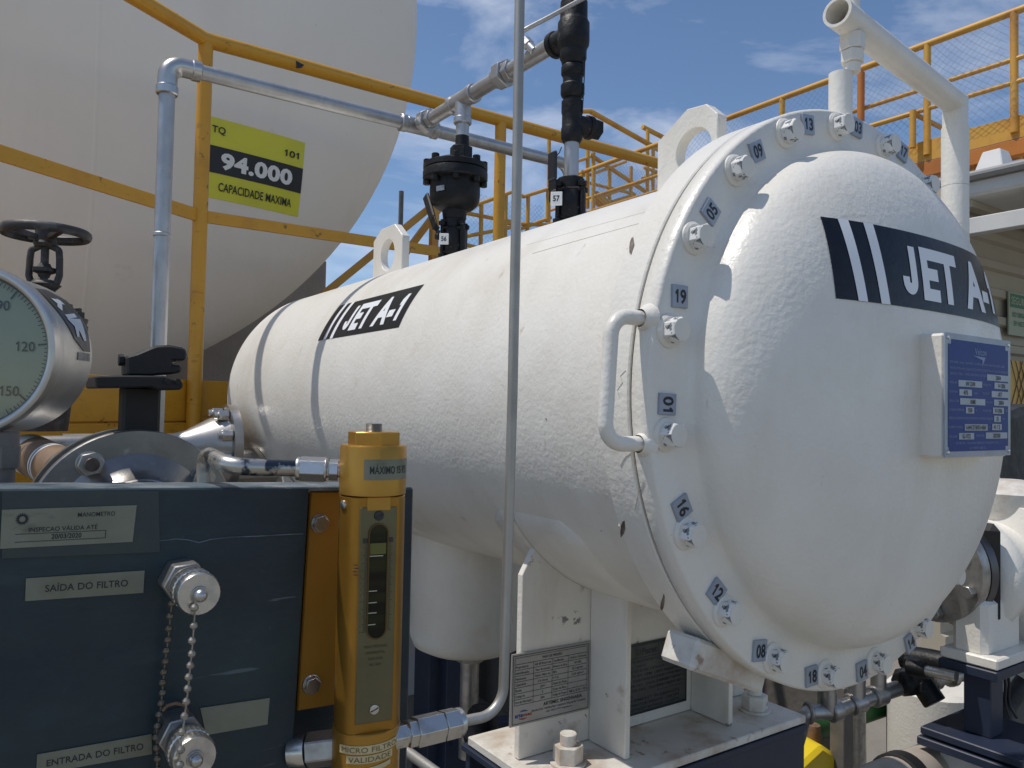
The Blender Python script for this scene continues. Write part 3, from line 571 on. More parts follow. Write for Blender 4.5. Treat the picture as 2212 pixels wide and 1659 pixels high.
m = MB(); m.lathe([(0, .0462), (.014, .0462), (.014, .034), (.019, .034), (.019, .0462), (.033, .0462)], (.505, PY, .640), (0, 0, -1), 32); m.build('end_flange', STEELD, vp)
for k in range(4):
    a = R_(45 + 90 * k); p = Vector((.505 + .036 * math.cos(a), PY + .036 * math.sin(a), .64)); MB().hex(p + Vector((0, 0, .0)), p + Vector((0, 0, .010)), .0075).cyl(p + Vector((0, 0, .01)), p + Vector((0, 0, .016)), .0045, seg=10).build('flange_bolt', FIT, vp)
MB().cyl((.505, PY, .607), (.505, PY, -.5), PR, seg=18).build('downpipe', GALV, vp)
vt = thing('vent_manifold', 'short galvanised pipe with two hexagon unions, joined to the black riser', 'pipe', (0, .95, .71))
m = MB(); m.cyl((0, PY, PZ), (0, .64, PZ), PR, seg=24); m.build('pipe_run', GALV, vt)
TYY = 1.0232
for y in (PY - .055, .842):
    m = MB(); m.hex((0, y + .020, PZ), (0, y - .006, PZ), .0315, (0, 0, 1)); m.hex((0, y - .0065, PZ), (0, y - .024, PZ), .0235, (.3, 0, 1)); m.lathe([(0, .0235), (.016, .0225), (.018, .018)], (0, y + .020, PZ), (0, 1, 0), 24); m.build('union', GALV, vt, bevel=.0015)
m = MB(); collar(m, (0, TYY, PZ), (0, 1, 0), PR * 1.22, .078, .004); collar(m, (0, TYY + .044, PZ), (0, 1, 0), PR * 1.34, .018); collar(m, (0, TYY - .044, PZ), (0, 1, 0), PR * 1.34, .018); collar(m, (0, TYY, PZ - .030), (0, 0, 1), PR * 1.15, .050); collar(m, (0, TYY, PZ - .052), (0, 0, 1), PR * 1.28, .016); m.build('tee', GALV, vt)
m = MB(); collar(m, (0, PY, PZ), (1, 0, 0), PR * 1.22, .080, .004); collar(m, (-.046, PY, PZ), (1, 0, 0), PR * 1.34, .018); collar(m, (.046, PY, PZ), (1, 0, 0), PR * 1.34, .018); m.build('tee', GALV, vt)
MB().cyl((0, TYY, PZ - .02), (0, TYY, .555), .0158, seg=22).build('drop_pipe', GALV, vt)
p0 = at(1165, 122, X=0.0); q0 = Vector((-.012, p0.y, PZ)); q1 = at(1128, 82, X=-.02)
m = MB(); m.cyl(q0, q0 + (q1 - q0) * .45, .0095, seg=16); m.hex(q0 + (q1 - q0) * .42, q0 + (q1 - q0) * .78, .0125, (1, 0, 0)); m.build('purge_fitting', FIT, vt, bevel=.001)

def plathe(m, cx, Y, prof, seg=40, X=0.0):
    c = at(cx, prof[0][0], X=X) if Y is None else Vector((X, Y, 0)); k = px(Vector((X, c.y, .5)))
    zs = lambda y: at(cx, y, Y=c.y).z
    z0 = zs(prof[0][0]); m.lathe([(z0 - zs(y), hw * k) for y, hw in prof], Vector((X, c.y, z0)), (0, 0, -1), seg); return c.y, zs, k
# ---- air eliminator on its ball valve (tag 56)
AY = 1.052
av = thing('air_release_valve', 'black bulb shaped air release valve with a bolted lid, hanging under the galvanised tee', 'valve', (0, AY, .47))
m = MB(); _, zs, k_ = plathe(m, 979, AY, [(393, 0), (393, 54), (420, 54.5), (434, 53), (444, 48), (451, 40), (456, 27), (474, 25)]); m.build('bowl', BLACK, av)
m = MB(); plathe(m, 979, AY, [(371, 52), (371, 69), (374, 70), (388, 70), (391, 68), (393, 54)]); m.build('lower_flange', BLACK, av)
m = MB(); plathe(m, 979, AY, [(346, 0), (346, 42), (350, 50), (356, 67), (358, 69.5), (368, 69.5), (369, 68), (369, 40)]); m.build('cover', BLACK, av)
for i in range(8):
    a = 2 * math.pi * (i + .35) / 8; x, y = 61 * k_ * math.cos(a), AY + 61 * k_ * math.sin(a)
    MB().hex((x, y, zs(356)), (x, y, zs(346)), .0095).cyl((x, y, zs(355)), (x, y, zs(393)), .004, seg=8).hex((x, y, zs(391)), (x, y, zs(401)), .0095).build('cover_bolt', BLACK, av, bevel=.0008)
m = MB(); z1 = zs(346); m.hex((0, TYY + .004, z1 - .004), (0, TYY + .004, z1 + .026), .0275, (1, .3, 0)); m.cyl((0, TYY, z1 + .024), (0, TYY, z1 + .052), .0168, .0160, seg=22); m.build('inlet_boss', BLACK, av, bevel=.0012)
MB().box((-.0555, AY - .028, zs(420)), (.003, .022, .012), (1, .5, 0), (-.06, 0, 1)).build('cast_plate', STEELD, av)
def ball_valve(name, lab, Y, zt, zb, hw, num, lever, tagpos):
    v = thing(name, lab, 'ball valve', (0, Y, zb)); h = zt - zb
    b = MB(); b.lathe([(0, hw * .80), (h * .24, hw * .80), (h * .26, hw * .92), (h * .74, hw * .92), (h * .76, hw * .80), (h, hw * .80)], (0, Y, zb), (0, 0, 1), 8, (1, .4, 0)); b.build('body', BLACK, v, bevel=.002)
    for z in (zb + h * .22, zb + h * .72):
        b = MB(); b.lathe([(0, hw * 1.18), (h * .075, hw * 1.18)], (0, Y, z), (0, 0, 1), 4, (1, .05, 0)); b.build('end_plate', BLACK, v, bevel=.006)
    for i in range(4):
        a = R_(2 + 90 * i); x, y = hw * .98 * math.cos(a), Y + hw * .98 * math.sin(a)
        b = MB(); b.cyl((x, y, zb + h * .1), (x, y, zb + h * .92), hw * .13, seg=10); b.hex((x, y, zb + h * .80), (x, y, zb + h * .885), hw * .26); b.hex((x, y, zb + h * .13), (x, y, zb + h * .215), hw * .26); b.build('tie_bolt', BLACK, v, bevel=.0006)
    lv = MB(); sx = -hw * .95; lv.cyl((-hw * .7, Y, zb + h * .55), (-hw * 1.45, Y, zb + h * .55), hw * .22, seg=14)
    pts = [Vector((-hw * 1.38, Y, zb + h * .55))] + [Vector(p) for p in lever]
    for A, B in zip(pts, pts[1:]): lv.bar(A, B, .022 if B is pts[-1] else .016, .004, (1, 0, 0))
    lvo = lv.build('lever', BLACK, v, bevel=.001)
    sl_ = MB(); A, B = pts[-2], pts[-1]; sl_.bar(A + (B - A) * .25, B + (B - A) * .03, .0245, .008, (1, 0, 0)); sl_.build('lever_grip', mat('black_vinyl_grip', (.010, .011, .013), .35), lvo, bevel=.003)
    tp_ = Vector(tagpos); tp_ += (CP - tp_).normalized() * .026; n = (CP - tp_); n.z = 0; n = (n.normalized() + Vector((-.25, -.1, 0))).normalized(); ex_ = Vector((0, 0, 1)).cross(n)
    tg = MB().box(tp_, (.0215, .003, .0255), ex_, (0, 0, 1)).build('number_tag', LBLW, v, bevel=.0006, label='white tag reading ' + num)
    MB().flat(fit(num, .0125, .0105, .03), lambda u, w: tp_ + ex_ * u + Vector((0, 0, w)) + n * .0021).build('lettering', INK, tg)
    return v
zt56, zb56 = zs(470), .318
ball_valve('ball_valve', 'black three piece ball valve with tag 56, under the bulb shaped valve', AY, zt56, zb56, .034, '56', [at(947, 497, X=-.045), at(940, 490, X=-.050), at(920, 424, X=-.050)], at(959, 516, X=-.0375))
# ---- black relief riser with its ball valve (tag 57)
RYY = .608
rv = thing('relief_riser', 'tall stack of black pipe fittings rising into the sky from the vessel top', 'pipe stack', (0, RYY, .6))
m = MB(); _, zr, kr = plathe(m, 1235, RYY, [(4, 0), (4, 29.5), (40, 30), (46, 32), (50, 34.5), (86, 35), (97, 34), (104, 30), (110, 29)]); m.build('large_tee', BLACK, rv)
m = MB(); plathe(m, 1234, RYY, [(110, 29), (126, 29), (131, 26), (140, 24)]); m.build('reducer', BLACK, rv)
m = MB(); plathe(m, 1234, RYY, [(140, 20), (142, 24), (145, 25.5), (160, 25.5), (164, 23), (165, 21.5), (181, 21.5), (182, 24), (185, 26), (203, 26), (208, 24), (214, 18), (221, 17)]); m.build('union', BLACK, rv)
m = MB(); plathe(m, 1232, RYY, [(217, 17), (219, 23.5), (243, 23.5), (247, 22), (274, 22), (278, 23.5), (299, 23.5), (304, 21), (309, 18)]); lt_ = m.build('lower_tee', BLACK, rv)
zc = zr(268); m = MB(); d_ = Vector((1, -.12, 0)).normalized(); o = Vector((0, RYY, zc)); m.cyl(o, o + d_ * .046, .0195, seg=28); m.hex(o + d_ * .046, o + d_ * .062, .0205, (0, 0, 1)); m.cyl(o + d_ * .034, o + d_ * .046, .0225, seg=28, ch=.002); m.build('plug', BLACK, lt_, bevel=.001)
zc = PZ; m = MB(); o = Vector((0, RYY, zc - .004)); m.cyl(o, o + Vector((0, .060, 0)), .0225, seg=28); m.cyl(o + Vector((0, .050, 0)), o + Vector((0, .064, 0)), .0262, seg=28, ch=.002); m.build('side_branch', BLACK, rv)
m = MB(); plathe(m, 1231, RYY, [(306, 16), (390, 16)], 28); m.build('lower_nipple', GALV, rv)
m = MB(); plathe(m, 1236, RYY, [(-700, 22), (8, 22)], 28); m.build('upper_nipple', GALV, rv)
ball_valve('ball_valve', 'black three piece ball valve with tag 57, at the foot of the tall black riser', RYY, zr(386), .318, .0335, '57', [at(1193, 410, X=-.050), at(1194, 330, X=-.050)], at(1202, 429, X=-.038))
sw = MB(); ch_ = [at(1268, 12, Y=RYY - .02), at(1265, 90, Y=RYY - .022), at(1262, 170, Y=RYY - .024), at(1258, 243, Y=RYY - .02)]; sw.tube(ch_, .0011, 0, 6); k0 = at(1213, 318, Y=RYY - .022); sw.tube([k0, (k0 + at(1203, 334, X=-.05)) / 2 + Vector((0, 0, -.004)), at(1200, 338, X=-.05)], .0011, 0, 6)
tag(sw.build('seal_wire', INK, None, ch_[0]), 'thin dark twisted seal wire hanging beside the black riser', 'wire')
st = MB(); A = at(1300, -30, X=.02); st.tube([at(1120, 82, Y=.62), at(1126, 69, Y=.61), at(1140, 61, Y=.60), at(1190, 35, Y=.58), at(1330, -42, Y=.53)], .0042, .012, 12)
tag(st.build('sense_line', GALVD, None, at(1249, 0, Y=.55)), 'thin bare steel tube sloping up past the top of the black riser', 'tube')

# ================================================================ raised walkway to the right, along the vessel
WX = 4.48
rw = thing('raised_walkway', 'high yellow walkway with a netted railing above the white shed', 'walkway', (WX, 3, 1.6))
zf = lambda Y: 1.555
ZR, ZD = 2.592, 1.76; ZP = at(2191, 300, X=WX).z; TH = at(2191, 251, X=WX).z - ZP
def yx(x, y=200): return at(x, y, X=WX).y
ps = [yx(2191), yx(2003), yx(1868), yx(1690)]
posts = [1.10, ps[0], ps[1], ps[3], ps[3] + (ps[3] - ps[1]), ps[3] + 2 * (ps[3] - ps[1])]
Ya, Ye = .7, 6.6
mat('orange_primer', (.50, .17, .02), .6, 0, (.40, .13, .02), 4)
MB().tube([(WX, Ya, ZR), (WX, Ye, ZR)], .024, 0, 12).build('top_rail', YELD, rw)
for z in (at(2191, 128, X=WX).z, at(2191, 178, X=WX).z): MB().tube([(WX, Ya, z), (WX, Ye, z)], .016, 0, 10).build('middle_rail', YELD, rw)
for y in posts: MB().cyl((WX, y, ZP + .04), (WX, y, ZR), .024, seg=12).build('post', YELD, rw)
ys_ = yx(1980, 200); zl_ = at(2191, 178, X=WX).z; MB().cyl((WX - .05, ys_, ZP + .1), (WX - .05, ys_, zl_), .022, seg=12).build('post', YELD, rw); MB().cyl((WX - .05, yx(1868), ZP), (WX - .05, yx(1868), at(1868, 161, X=WX).z), .026, seg=12).build('post', MT['orange_primer'], rw); MB().tube([(WX - .05, yx(1868), zl_ - .02), (WX - .05, ys_, zl_ - .02), (WX + .35, ys_ - .02, zl_ - .05)], .018, .03, 10).build('return_rail', YELD, rw)
MB().box((WX + .01, (Ya + Ye) / 2, ZP + TH / 2), (.012, Ye - Ya, TH)).build('toe_board', YELD, rw, bevel=.001)
MB().box((WX + .03, (Ya + Ye) / 2, ZP - .055), (.06, Ye - Ya, .10)).build('edge_beam', MT['orange_primer'], rw, bevel=.002)
m = MB(); n = 34
for i in range(n): y = Ya + (Ye - Ya) * i / (n - 1); m.box((WX + .55, y, ZP - .02), (1.0, .008, .035))
for i in range(8): m.box((WX + .1 + i * .12, (Ya + Ye) / 2, ZP - .02), (.008, Ye - Ya, .03))
m.build('grating', YELD, rw)
for y in (1.0, 1.9, 2.8, 3.8): MB().bar((WX + .03, y, ZP - .12), (WX + 1.0, y, ZP - .12), .08, .10).build('cross_beam', MT['orange_primer'], rw, bevel=.002)
for y in (3.4, 6.2): MB().box((WX + .9, y, (ZP - ZA) / 2 - .1), (.12, .12, ZP + ZA - .2)).build('column', YELD, rw)
rng = random.Random(3)
def netting(o, eu, ev, W, H, par, pitch=.052, r=.0011, sag=.03):
    m = MB(); ph = rng.uniform(0, 6)
    def warp(u, v):
        s_ = math.sin(math.pi * min(max(v / H, 0), 1)); return o + eu * (u + .018 * math.sin(9 * v + ph)) + ev * (v - sag * math.sin(math.pi * u / W) * (v / H)) + eu.cross(ev) * (.03 * math.sin(7 * u + ph) * s_ * .6)
    for sgn in (1, -1):
        k = -int(H / pitch) - 1
        while k * pitch < W + H:
            pts = []; n_ = 14
            for i in range(n_ + 1):
                v = H * i / n_; u = k * pitch + (v if sgn > 0 else H - v) * 1.0
                if 0 <= u <= W: pts.append(warp(u, v))
            if len(pts) > 1: m.tube(pts, r, 0, 3, False)
            k += 1
    m.build('netting', WIRE, par)
for a, b in zip(posts, posts[1:]): netting(Vector((WX - .03, a, ZP + TH)), Vector((0, 1, 0)), Vector((0, 0, 1)), b - a, ZR - ZP - TH - .01, rw)
# ---- far stairs and landing, seen over the vessel
fs = thing('stair_tower', 'far yellow stair with sloping handrails and netted landings, seen over the top of the vessel', 'stair', (3, 6.2, .8))
FY = 6.0
def fseg(nm, a, b, w=.045, Y=FY): A, B = at(*a, Y=Y), at(*b, Y=Y); MB().tube([A, B], w / 2, 0, 10).build(nm, YELD, fs)
fseg('handrail', (1276, 241), (1440, 333), .06); fseg('handrail', (1388, 274), (1470, 316), .06, 6.3); fseg('handrail', (1276, 335), (1402, 419), .05)
fseg('stringer', (1283, 424), (1345, 470), .14); fseg('handrail', (1250, 241), (1278, 240), .05)
for x, y0, y1 in ((1270, 250, 450), (1282, 330, 430), (1317, 368, 470), (1363, 360, 460), (1399, 280, 440), (1411, 315, 430), (1423, 380, 430), (1186, 300, 480)): fseg('upright', (x, y0), (x - 1, y1), .045)
for a, b in (((1246, 349), (1273, 340)), ((1275, 378), (1352, 349)), ((1275, 396), (1370, 419)), ((1296, 427), (1410, 384)), ((1390, 362), (1440, 378)), ((1388, 385), (1450, 366)), ((1320, 436), (1372, 420))): fseg('cross_rail', a, b, .036)
for a, b in (((990, 457), (1108, 414)), ((1108, 414), (1131, 425)), ((1131, 425), (1185, 408)), ((1000, 459), (1110, 480)), ((1000, 512), (1110, 490)), ((1000, 527), (1060, 543)), ((1090, 482), (1260, 490)), ((1110, 500), (1190, 470)), ((1185, 408), (1262, 378))): fseg('landing_rail', a, b, .04)
for x, y0, y1 in ((998, 456, 560), (1040, 440, 545), (1093, 420, 520), (1141, 424, 510), (1184, 408, 480)): fseg('landing_post', (x, y0), (x - 2, y1), .045)
A = at(1285, 455, Y=FY + .05); netting(A, Vector((1, 0, 0)), Vector((0, 0, 1)), at(1440, 455, Y=FY).x - A.x, .62, fs); A = at(1000, 545, Y=FY + .05); netting(A, Vector((1, 0, 0)), Vector((0, 0, 1)), at(1185, 545, Y=FY).x - A.x, at(1100, 425, Y=FY).z - A.z, fs)
for x in (at(1270, 400, Y=FY).x, at(1000, 400, Y=FY).x, at(1411, 400, Y=FY).x): MB().cyl((x, FY + .1, -ZA), (x, FY + .1, at(1270, 452, Y=FY).z), .05, seg=10).build('leg', YELD, fs)

# ================================================================ gauge panel in the foreground
PYP = .10; TL = R_(2.0)
E1 = Vector((math.cos(TL), 0, -math.sin(TL))); E2 = Vector((math.sin(TL), 0, math.cos(TL))); PN = Vector((0, -1, 0))
def pan(x, y, off=0.0): return at(x, y, Y=PYP - off)
panel = thing('gauge_panel', 'dark navy steel gauge panel with aluminium labels in the near left corner', 'gauge panel', (-.85, .12, -.5))
tl, tr, rb = pan(-260, 1059), pan(668, 1060), pan(650, 1547)
w_ = (tr - tl).length; hh = .62
def pbox(nm, c0, w, h, t, m, bev=.0012, par=None, e1=None, e2=None):
    e1 = e1 or E1; e2 = e2 or E2; c = c0 + e1 * (w / 2) - e2 * (h / 2) + Vector((0, t / 2, 0)); return MB().box(c, (w, t, h), e1, e2).build(nm, m, par or panel, bevel=bev)
pbox('front_plate', tl, w_, hh, .004, NAVY)
pbox('top_lip', tl + Vector((0, .0041, 0)) + E2 * .0004, w_ + .055, .004, .046, NAVYL, .0008)
pbox('side_lip', tr + Vector((0, .0041, 0)) - E1 * .004 - E2 * .004, .004, hh - .004, .030, NAVY, .0008)
bk = pan(640, 1066, -.034); pbox('back_plate', bk - E1 * .02, (pan(893, 1072, -.034) - bk).length + .02, hh, .005, NAVY, .002, None, Vector((1, 0, 0)), Vector((0, 0, 1)))
gb = pan(671, 1062, -.012); pbox('gold_bracket', gb, .060, (pan(671, 1062) - pan(655, 1543)).length, .006, GOLDB, .0012)
for z in (-.4, -1.3): pass
for dx in (.05, .22): MB().box(tl + E1 * dx + Vector((0, .02, -.9)), (.05, .03, .72)).build('leg', NAVY2, panel, bevel=.002)
for x, y in ((690, 1130), (672, 1478)):
    p = pan(x, y, -.012); MB().cyl(p, p + PN * .0015, .0085, seg=20).hex(p + PN * .0014, p + PN * .0065, .0076, (.3, 0, 1)).build('bracket_bolt', FIT, panel, bevel=.0006)
def quad(x, y, q):          # bilinear point inside a label given by its four photo corners (TL, TR, BR, BL)
    return (q[0] * (1 - x) + q[1] * x) * (1 - y) + (q[3] * (1 - x) + q[2] * x) * y
def label(nm, corners, m, txt=None):
    q = [pan(x, y, .0003) for x, y in corners]; o = MB().prism(q, PN * .0010).build(nm, m, panel, label=txt); return o, [p + PN * .0014 for p in q]
def ltext(q, s, cx, cy, w, h, m, par, bold=.015, nm='lettering'):   # in fractions of the label
    W_, H_ = (q[1] - q[0]).length, (q[0] - q[3]).length; vf = fit(s, w * W_, h * H_, bold)
    MB().flat(vf, lambda u, v: quad(cx + u / W_, cy - v / H_, q)).build(nm, m, par)
o, q = label('tape_patch', [(4, 1062), (342, 1061), (345, 1192), (4, 1206)], mat('old_tape', (.028, .045, .050), .35, 0, (.04, .055, .05), 25, .4, .7, .0004, 60))
lm = [(4, 1101), (295, 1091), (286, 1170), (0, 1185)]; q_ = [pan(x, y, .0014) for x, y in lm]; o = MB().prism(q_, PN * .0010).build('inspection_label', LBL, panel, label='aluminium label reading MANOMETRO with an inspection date'); q = [p + PN * .0014 for p in q_]
ltext(q, 'bp', .352, .21, .08, .13, mat('faded_print', (.20, .21, .18), .5), o, .0); ltext(q, 'MANOMETRO', .69, .20, .285, .115, INK, o, .006); ltext(q, 'INSPECAO VÁLIDA ATÉ', .45, .545, .51, .115, INK, o, .01); ltext(q, '20/03/2020', .475, .745, .225, .125, INK, o, .02)
m = MB()
for a, b, c_, d in ((.10, .64, .775, .655), (.10, .845, .775, .86), (.772, .64, .777, .86)): m.flat(([(a, b), (c_, b), (c_, d), (a, d)], [[0, 1, 2, 3]]), lambda u, v: quad(u, v, q))
n = 18; star = [(.145 + (.052 if i % 2 else .036) * math.cos(math.pi * i / n), .26 + (.17 if i % 2 else .12) * math.sin(math.pi * i / n)) for i in range(2 * n)]
inn = [(.145 + .022 * math.cos(math.pi * i / n), .26 + .075 * math.sin(math.pi * i / n)) for i in range(2 * n)]
m.flat((star + inn, [[i, (i + 1) % (2 * n), 2 * n + (i + 1) % (2 * n), 2 * n + i] for i in range(2 * n)]), lambda u, v: quad(u, v, q)); m.build('date_box', MT['faded_print'] if 0 else INK, o)
o, q = label('outlet_label', [(56, 1249), (312, 1232), (309, 1280), (54, 1298)], LBL, 'aluminium label reading SAÍDA DO FILTRO'); ltext(q, 'SAÍDA DO FILTRO', .505, .50, .70, .30, INK, o, .006)
o, q = label('inlet_label', [(80, 1629), (327, 1585), (328, 1628), (78, 1672)], LBL, 'aluminium label reading ENTRADA DO FILTRO'); ltext(q, 'ENTRADA DO FILTRO', .50, .52, .84, .32, INK, o, .004)
label('blank_label', [(432, 1529), (582, 1507), (577, 1564), (445, 1587)], LBL, 'blank aluminium label')
sp_ = [pan(x, y, .0006) for x, y in ((345, 1168), (380, 1164), (405, 1166), (430, 1172), (455, 1165), (500, 1160), (560, 1158), (610, 1155), (655, 1153))]
m = MB()
for A_, B_ in zip(sp_, sp_[1:]): m.bar(A_, B_, .0009, .0006, PN)
m.build('paint_scratch', mat('bare_scratch', (.11, .15, .18), .5, 0, (.05, .08, .10), 60, .4, .6), panel)
# quick couplings with dust caps on bead chains
def coupling(lab, bx, by, strands):
    P = pan(bx, by); t = thing('test_coupling', lab, 'coupling', P, 'test couplings on the navy panel'); d = PN
    a = MB(); a.hex(P, P + d * .026, .0168, (.5, 0, 1)); a.build('hex_base', STEELD, t, bevel=.001)
    a = MB(); a.lathe([(.026, .0125), (.036, .0125), (.036, .0148), (.041, .0155), (.041, .013), (.045, .013)], P, d, 32); a.build('collar', STEELD, t)
    a = MB(); n = 56; prof = [(.044, 0), (.044, .0157), (.051, .0157), (.0515, .0146), (.0545, .0146), (.055, .0157), (.064, .0157), (.0655, .0145), (.0655, 0)]
    a.lathe(prof, P, d, n)
    for i, v in enumerate(a.bm.verts): pass
    for v in a.bm.verts:
        r = v.co - (P + d * (v.co - P).dot(d)); L_ = r.length
        if L_ > .0155 and int(round(math.atan2(r.z, r.x) / (2 * math.pi) * n)) % 2: v.co -= r.normalized() * .0006
    cap = a.build('dust_cap', FIT, t)
    MB().lathe([(0, .0062), (.0012, .0058), (.0012, .0045)], P + d * .0655, d, 20).sphere(P + d * .0695, .0048, 18).build('ball_pin', STEEL, cap)
    for k, st_ in enumerate(strands):
        pts = [at(x, y, Y=Y) for x, y, Y in st_]; m = MB(); m.tube(pts, .0008, 0, 5)
        for A, B in zip(pts, pts[1:]):
            l = (B - A).length; c = max(1, int(l / .0076))
            for i in range(c): m.sphere(A + (B - A) * ((i + .5) / c) + Vector((random.uniform(-.0004, .0004), 0, 0)), .0029, 10)
        m.build('bead_chain', mat('bead_chain_steel%d' % (k + len(MT)), (.40, .38, .33) if k == 0 else (.17, .15, .11), .4, .8, (.22, .20, .17), 60, .4, .7), t)
    return t
coupling('dust capped test coupling beside the SAÍDA DO FILTRO label', 388, 1247, [[(423, 1290, .0285), (420, 1335, .030), (415, 1400, .033), (405, 1500, .036), (397, 1562, .035), (392, 1600, .0305), (388, 1640, .028), (386, 1690, .03)], [(372, 1290, .088), (364, 1370, .09), (355, 1440, .09), (347, 1530, .09), (338, 1580, .088), (339, 1650, .088), (341, 1700, .09)]])
c2 = coupling('dust capped test coupling beside the blank aluminium label', 379, 1570, [])
MB().tube([pan(352, 1535, .012), pan(362, 1524, .014), pan(380, 1519, .016), pan(400, 1524, .016), pan(405, 1540, .016)], .0013, 0, 8).build('chain_ring', RUST, c2)
# hex plug at the lower right of the panel
hp = thing('pipe_plug', 'grey hexagonal pipe plug joining the panel to the foot of the gold gauge', 'pipe fitting', pan(690, 1620))
a0 = at(655, 1622, D=.665); a1 = at(735, 1612, D=.665); dd = (a1 - a0).normalized()
m = MB(); m.hex(a0 + dd * .004, a1, .0150, (0, .3, 1)); m.build('hex_body', STEELD, hp, bevel=.001); MB().lathe([(-.012, .011), (-.002, .0135), (.003, .0135)], a0, dd, 24).build('ring', FIT, hp)

# ================================================================ gold differential pressure gauge
GD = .665; GC = at(806, 1010, D=GD); gx, gy = GC.x, GC.y; GR = 71.0 * GD / PF
gz = lambda y: at(806, y, X=gx).z
gv = Vector((CP.x - gx, CP.y - gy, 0)).normalized(); gr_ = Vector((0, 0, 1)).cross(gv) ; 
gold = thing('pressure_difference_gauge', 'gold cylindrical pressure gauge with a tall sight slot, on the panel edge', 'gauge', (gx, gy, -.4))
ax = lambda z: Vector((gx, gy, z))
MB().lathe([(gz(1067), GR - .002), (gz(1065), GR), (gz(965), GR), (gz(960), GR - .0012)], (gx, gy, 0), (0, 0, 1), 64).build('head', GOLD, gold)
MB().hex(ax(gz(962)), ax(gz(932)), GR * .80, gr_ * .9 + gv * .2).build('hex_cap', GOLD, gold, bevel=.0007)
m = MB(); pr_ = []
for i in range(7): z = gz(933) + i * .0011; pr_ += [(z, .0066), (z + .0005, .0072)]
m.lathe(pr_ + [(pr_[-1][0] + .0004, .006)], (gx, gy, 0), (0, 0, 1), 24); m.build('threaded_stud', STEELD, gold)
nrm = (gv * math.cos(R_(14)) + gr_ * math.sin(R_(14))).normalized(); tgt = Vector((0, 0, 1)).cross(nrm)
RB = GR * .985; FD = RB * .80; amax = math.acos(FD / RB); N = 40
ring = [ax(0) + nrm * RB * math.cos(amax + (2 * math.pi - 2 * amax) * i / N) + tgt * RB * math.sin(amax + (2 * math.pi - 2 * amax) * i / N) for i in range(N + 1)]
zb, zt = gz(1572), gz(1068); MB().prism([p + Vector((0, 0, zb)) for p in ring], (0, 0, zt - zb)).build('body', mat('gold_body_shade_toned', (.37, .19, .028), .34, .65, (.29, .145, .02), 14, .4, .75), gold, bevel=.0006)  # gold darkened to stand in for the body's shading and dark reflections
MB().box(ax((gz(1066) + gz(1098)) / 2) + nrm * (FD - .0002), (.020, .0035, gz(1068) - gz(1097)), tgt).build('top_stop', GOLD, gold, bevel=.0005)
MB().lathe([(gz(1720), GR), (gz(1573), GR), (gz(1571), GR - .001)], (gx, gy, 0), (0, 0, 1), 64).build('foot', GOLD, gold)
FO = ax(0) + nrm * (FD + .0002)
fp = lambda x, y, off=0: plane_at(x, y, FO + nrm * off, nrm)
t1, t2 = fp(824, 1095), fp(805, 1560); pw = 2 * RB * math.sin(amax) * .93; zc = (t1.z + t2.z) / 2; ph_ = t1.z - t2.z
cen = lambda x, y: FO + Vector((0, 0, fp(x, y).z))
pl = MB().box(FO + nrm * .0006 + Vector((0, 0, zc)), (pw, .0012, ph_), tgt).build('scale_plate', mat('scale_plate_metal', (.165, .145, .075), .4, .55, (.12, .11, .06), 14, .4, .7), gold, bevel=.0005)
FF = lambda off: (lambda u, v: FO + nrm * (.0012 + off) + tgt * u + Vector((0, 0, v)))
s1_, s0_ = fp(824, 1131).z, fp(812, 1378).z; hwid = .0079; n = 12
pts = [(hwid * math.cos(math.pi * i / n), s1_ - hwid + hwid * math.sin(math.pi * i / n)) for i in range(n + 1)] + [(-hwid * math.cos(math.pi * i / n), s0_ + hwid - hwid * math.sin(math.pi * i / n)) for i in range(n + 1)]
MB().flat((pts, [list(range(len(pts)))]), FF(.0003)).build('sight_window', SLOT, pl)
m = MB()
for i in range(len(pts)): m.bar(FF(.0008)(*pts[i]), FF(.0008)(*pts[(i + 1) % len(pts)]), .0012, .0010, nrm)
m.build('window_rim', mat('dark_gold_edge', (.10, .06, .015), .4, .4), pl)
m = MB()
for y, w in ((1200, .9), (1275, .55), (1300, .55), (1322, .55), (1347, .5)):
    z = fp(815, y).z; m.flat(rect(hwid * 1.6 * w, .0008, -hwid * (.9 - w * .8) , z), FF(.0006))
m.build('float_marks', mat('pale_marks', (.45, .42, .30), .4), pl)
z = fp(820, 1200).z; MB().flat(rect(hwid * 1.7, .009, 0, z + .006), FF(.0005)).build('float', mat('olive_float', (.12, .12, .02), .3), pl)
m = MB()
for i in range(61):
    z = fp(820, 1165).z + (s0_ + .006 - fp(820, 1165).z) * i / 60; l = .0034 if i % 5 == 0 else .0018
    m.flat(rect(l, .00045, -hwid - .0014 - l / 2, z), FF(.0003)); m.flat(rect(l * .8, .00045, hwid + .0014 + l / 2, z), FF(.0003))
    if i % 4 == 0: m.flat(shift(fit(str(i // 2), .0016 if i < 20 else .0026, .0018, .01), -hwid - .0058, z), FF(.0003))
m.flat(rect(hwid * 3.2, .0042, 0, fp(822, 1166).z), FF(.0002))
for k, s_ in enumerate(['FIELD PRESSURE', 'DIFFERENTIAL', 'GAUGE', 'PSI / BAR']): m.flat(shift(fit(s_, .019 - .003 * k, .0020, 0), 0, fp(810, 1395 + 13 * k).z), FF(.0003))
m.build('scale_marks', mat('worn_black_print', (.035, .032, .02), .5), pl)
for x, y, mm in ((826, 1113, CAST), (806, 1531, FIT)):
    p = FO + Vector((0, 0, fp(x, y).z)) + nrm * .0012; a = MB(); a.lathe([(0, .0042), (.0014, .0038), (.002, 0)], p, nrm, 18); a.build('plate_screw', mm, pl); MB().box(p + nrm * .0018, (.0066, .0008, .0007), tgt * .9 + Vector((0, 0, .4))).build('screw_slot', INK, pl)
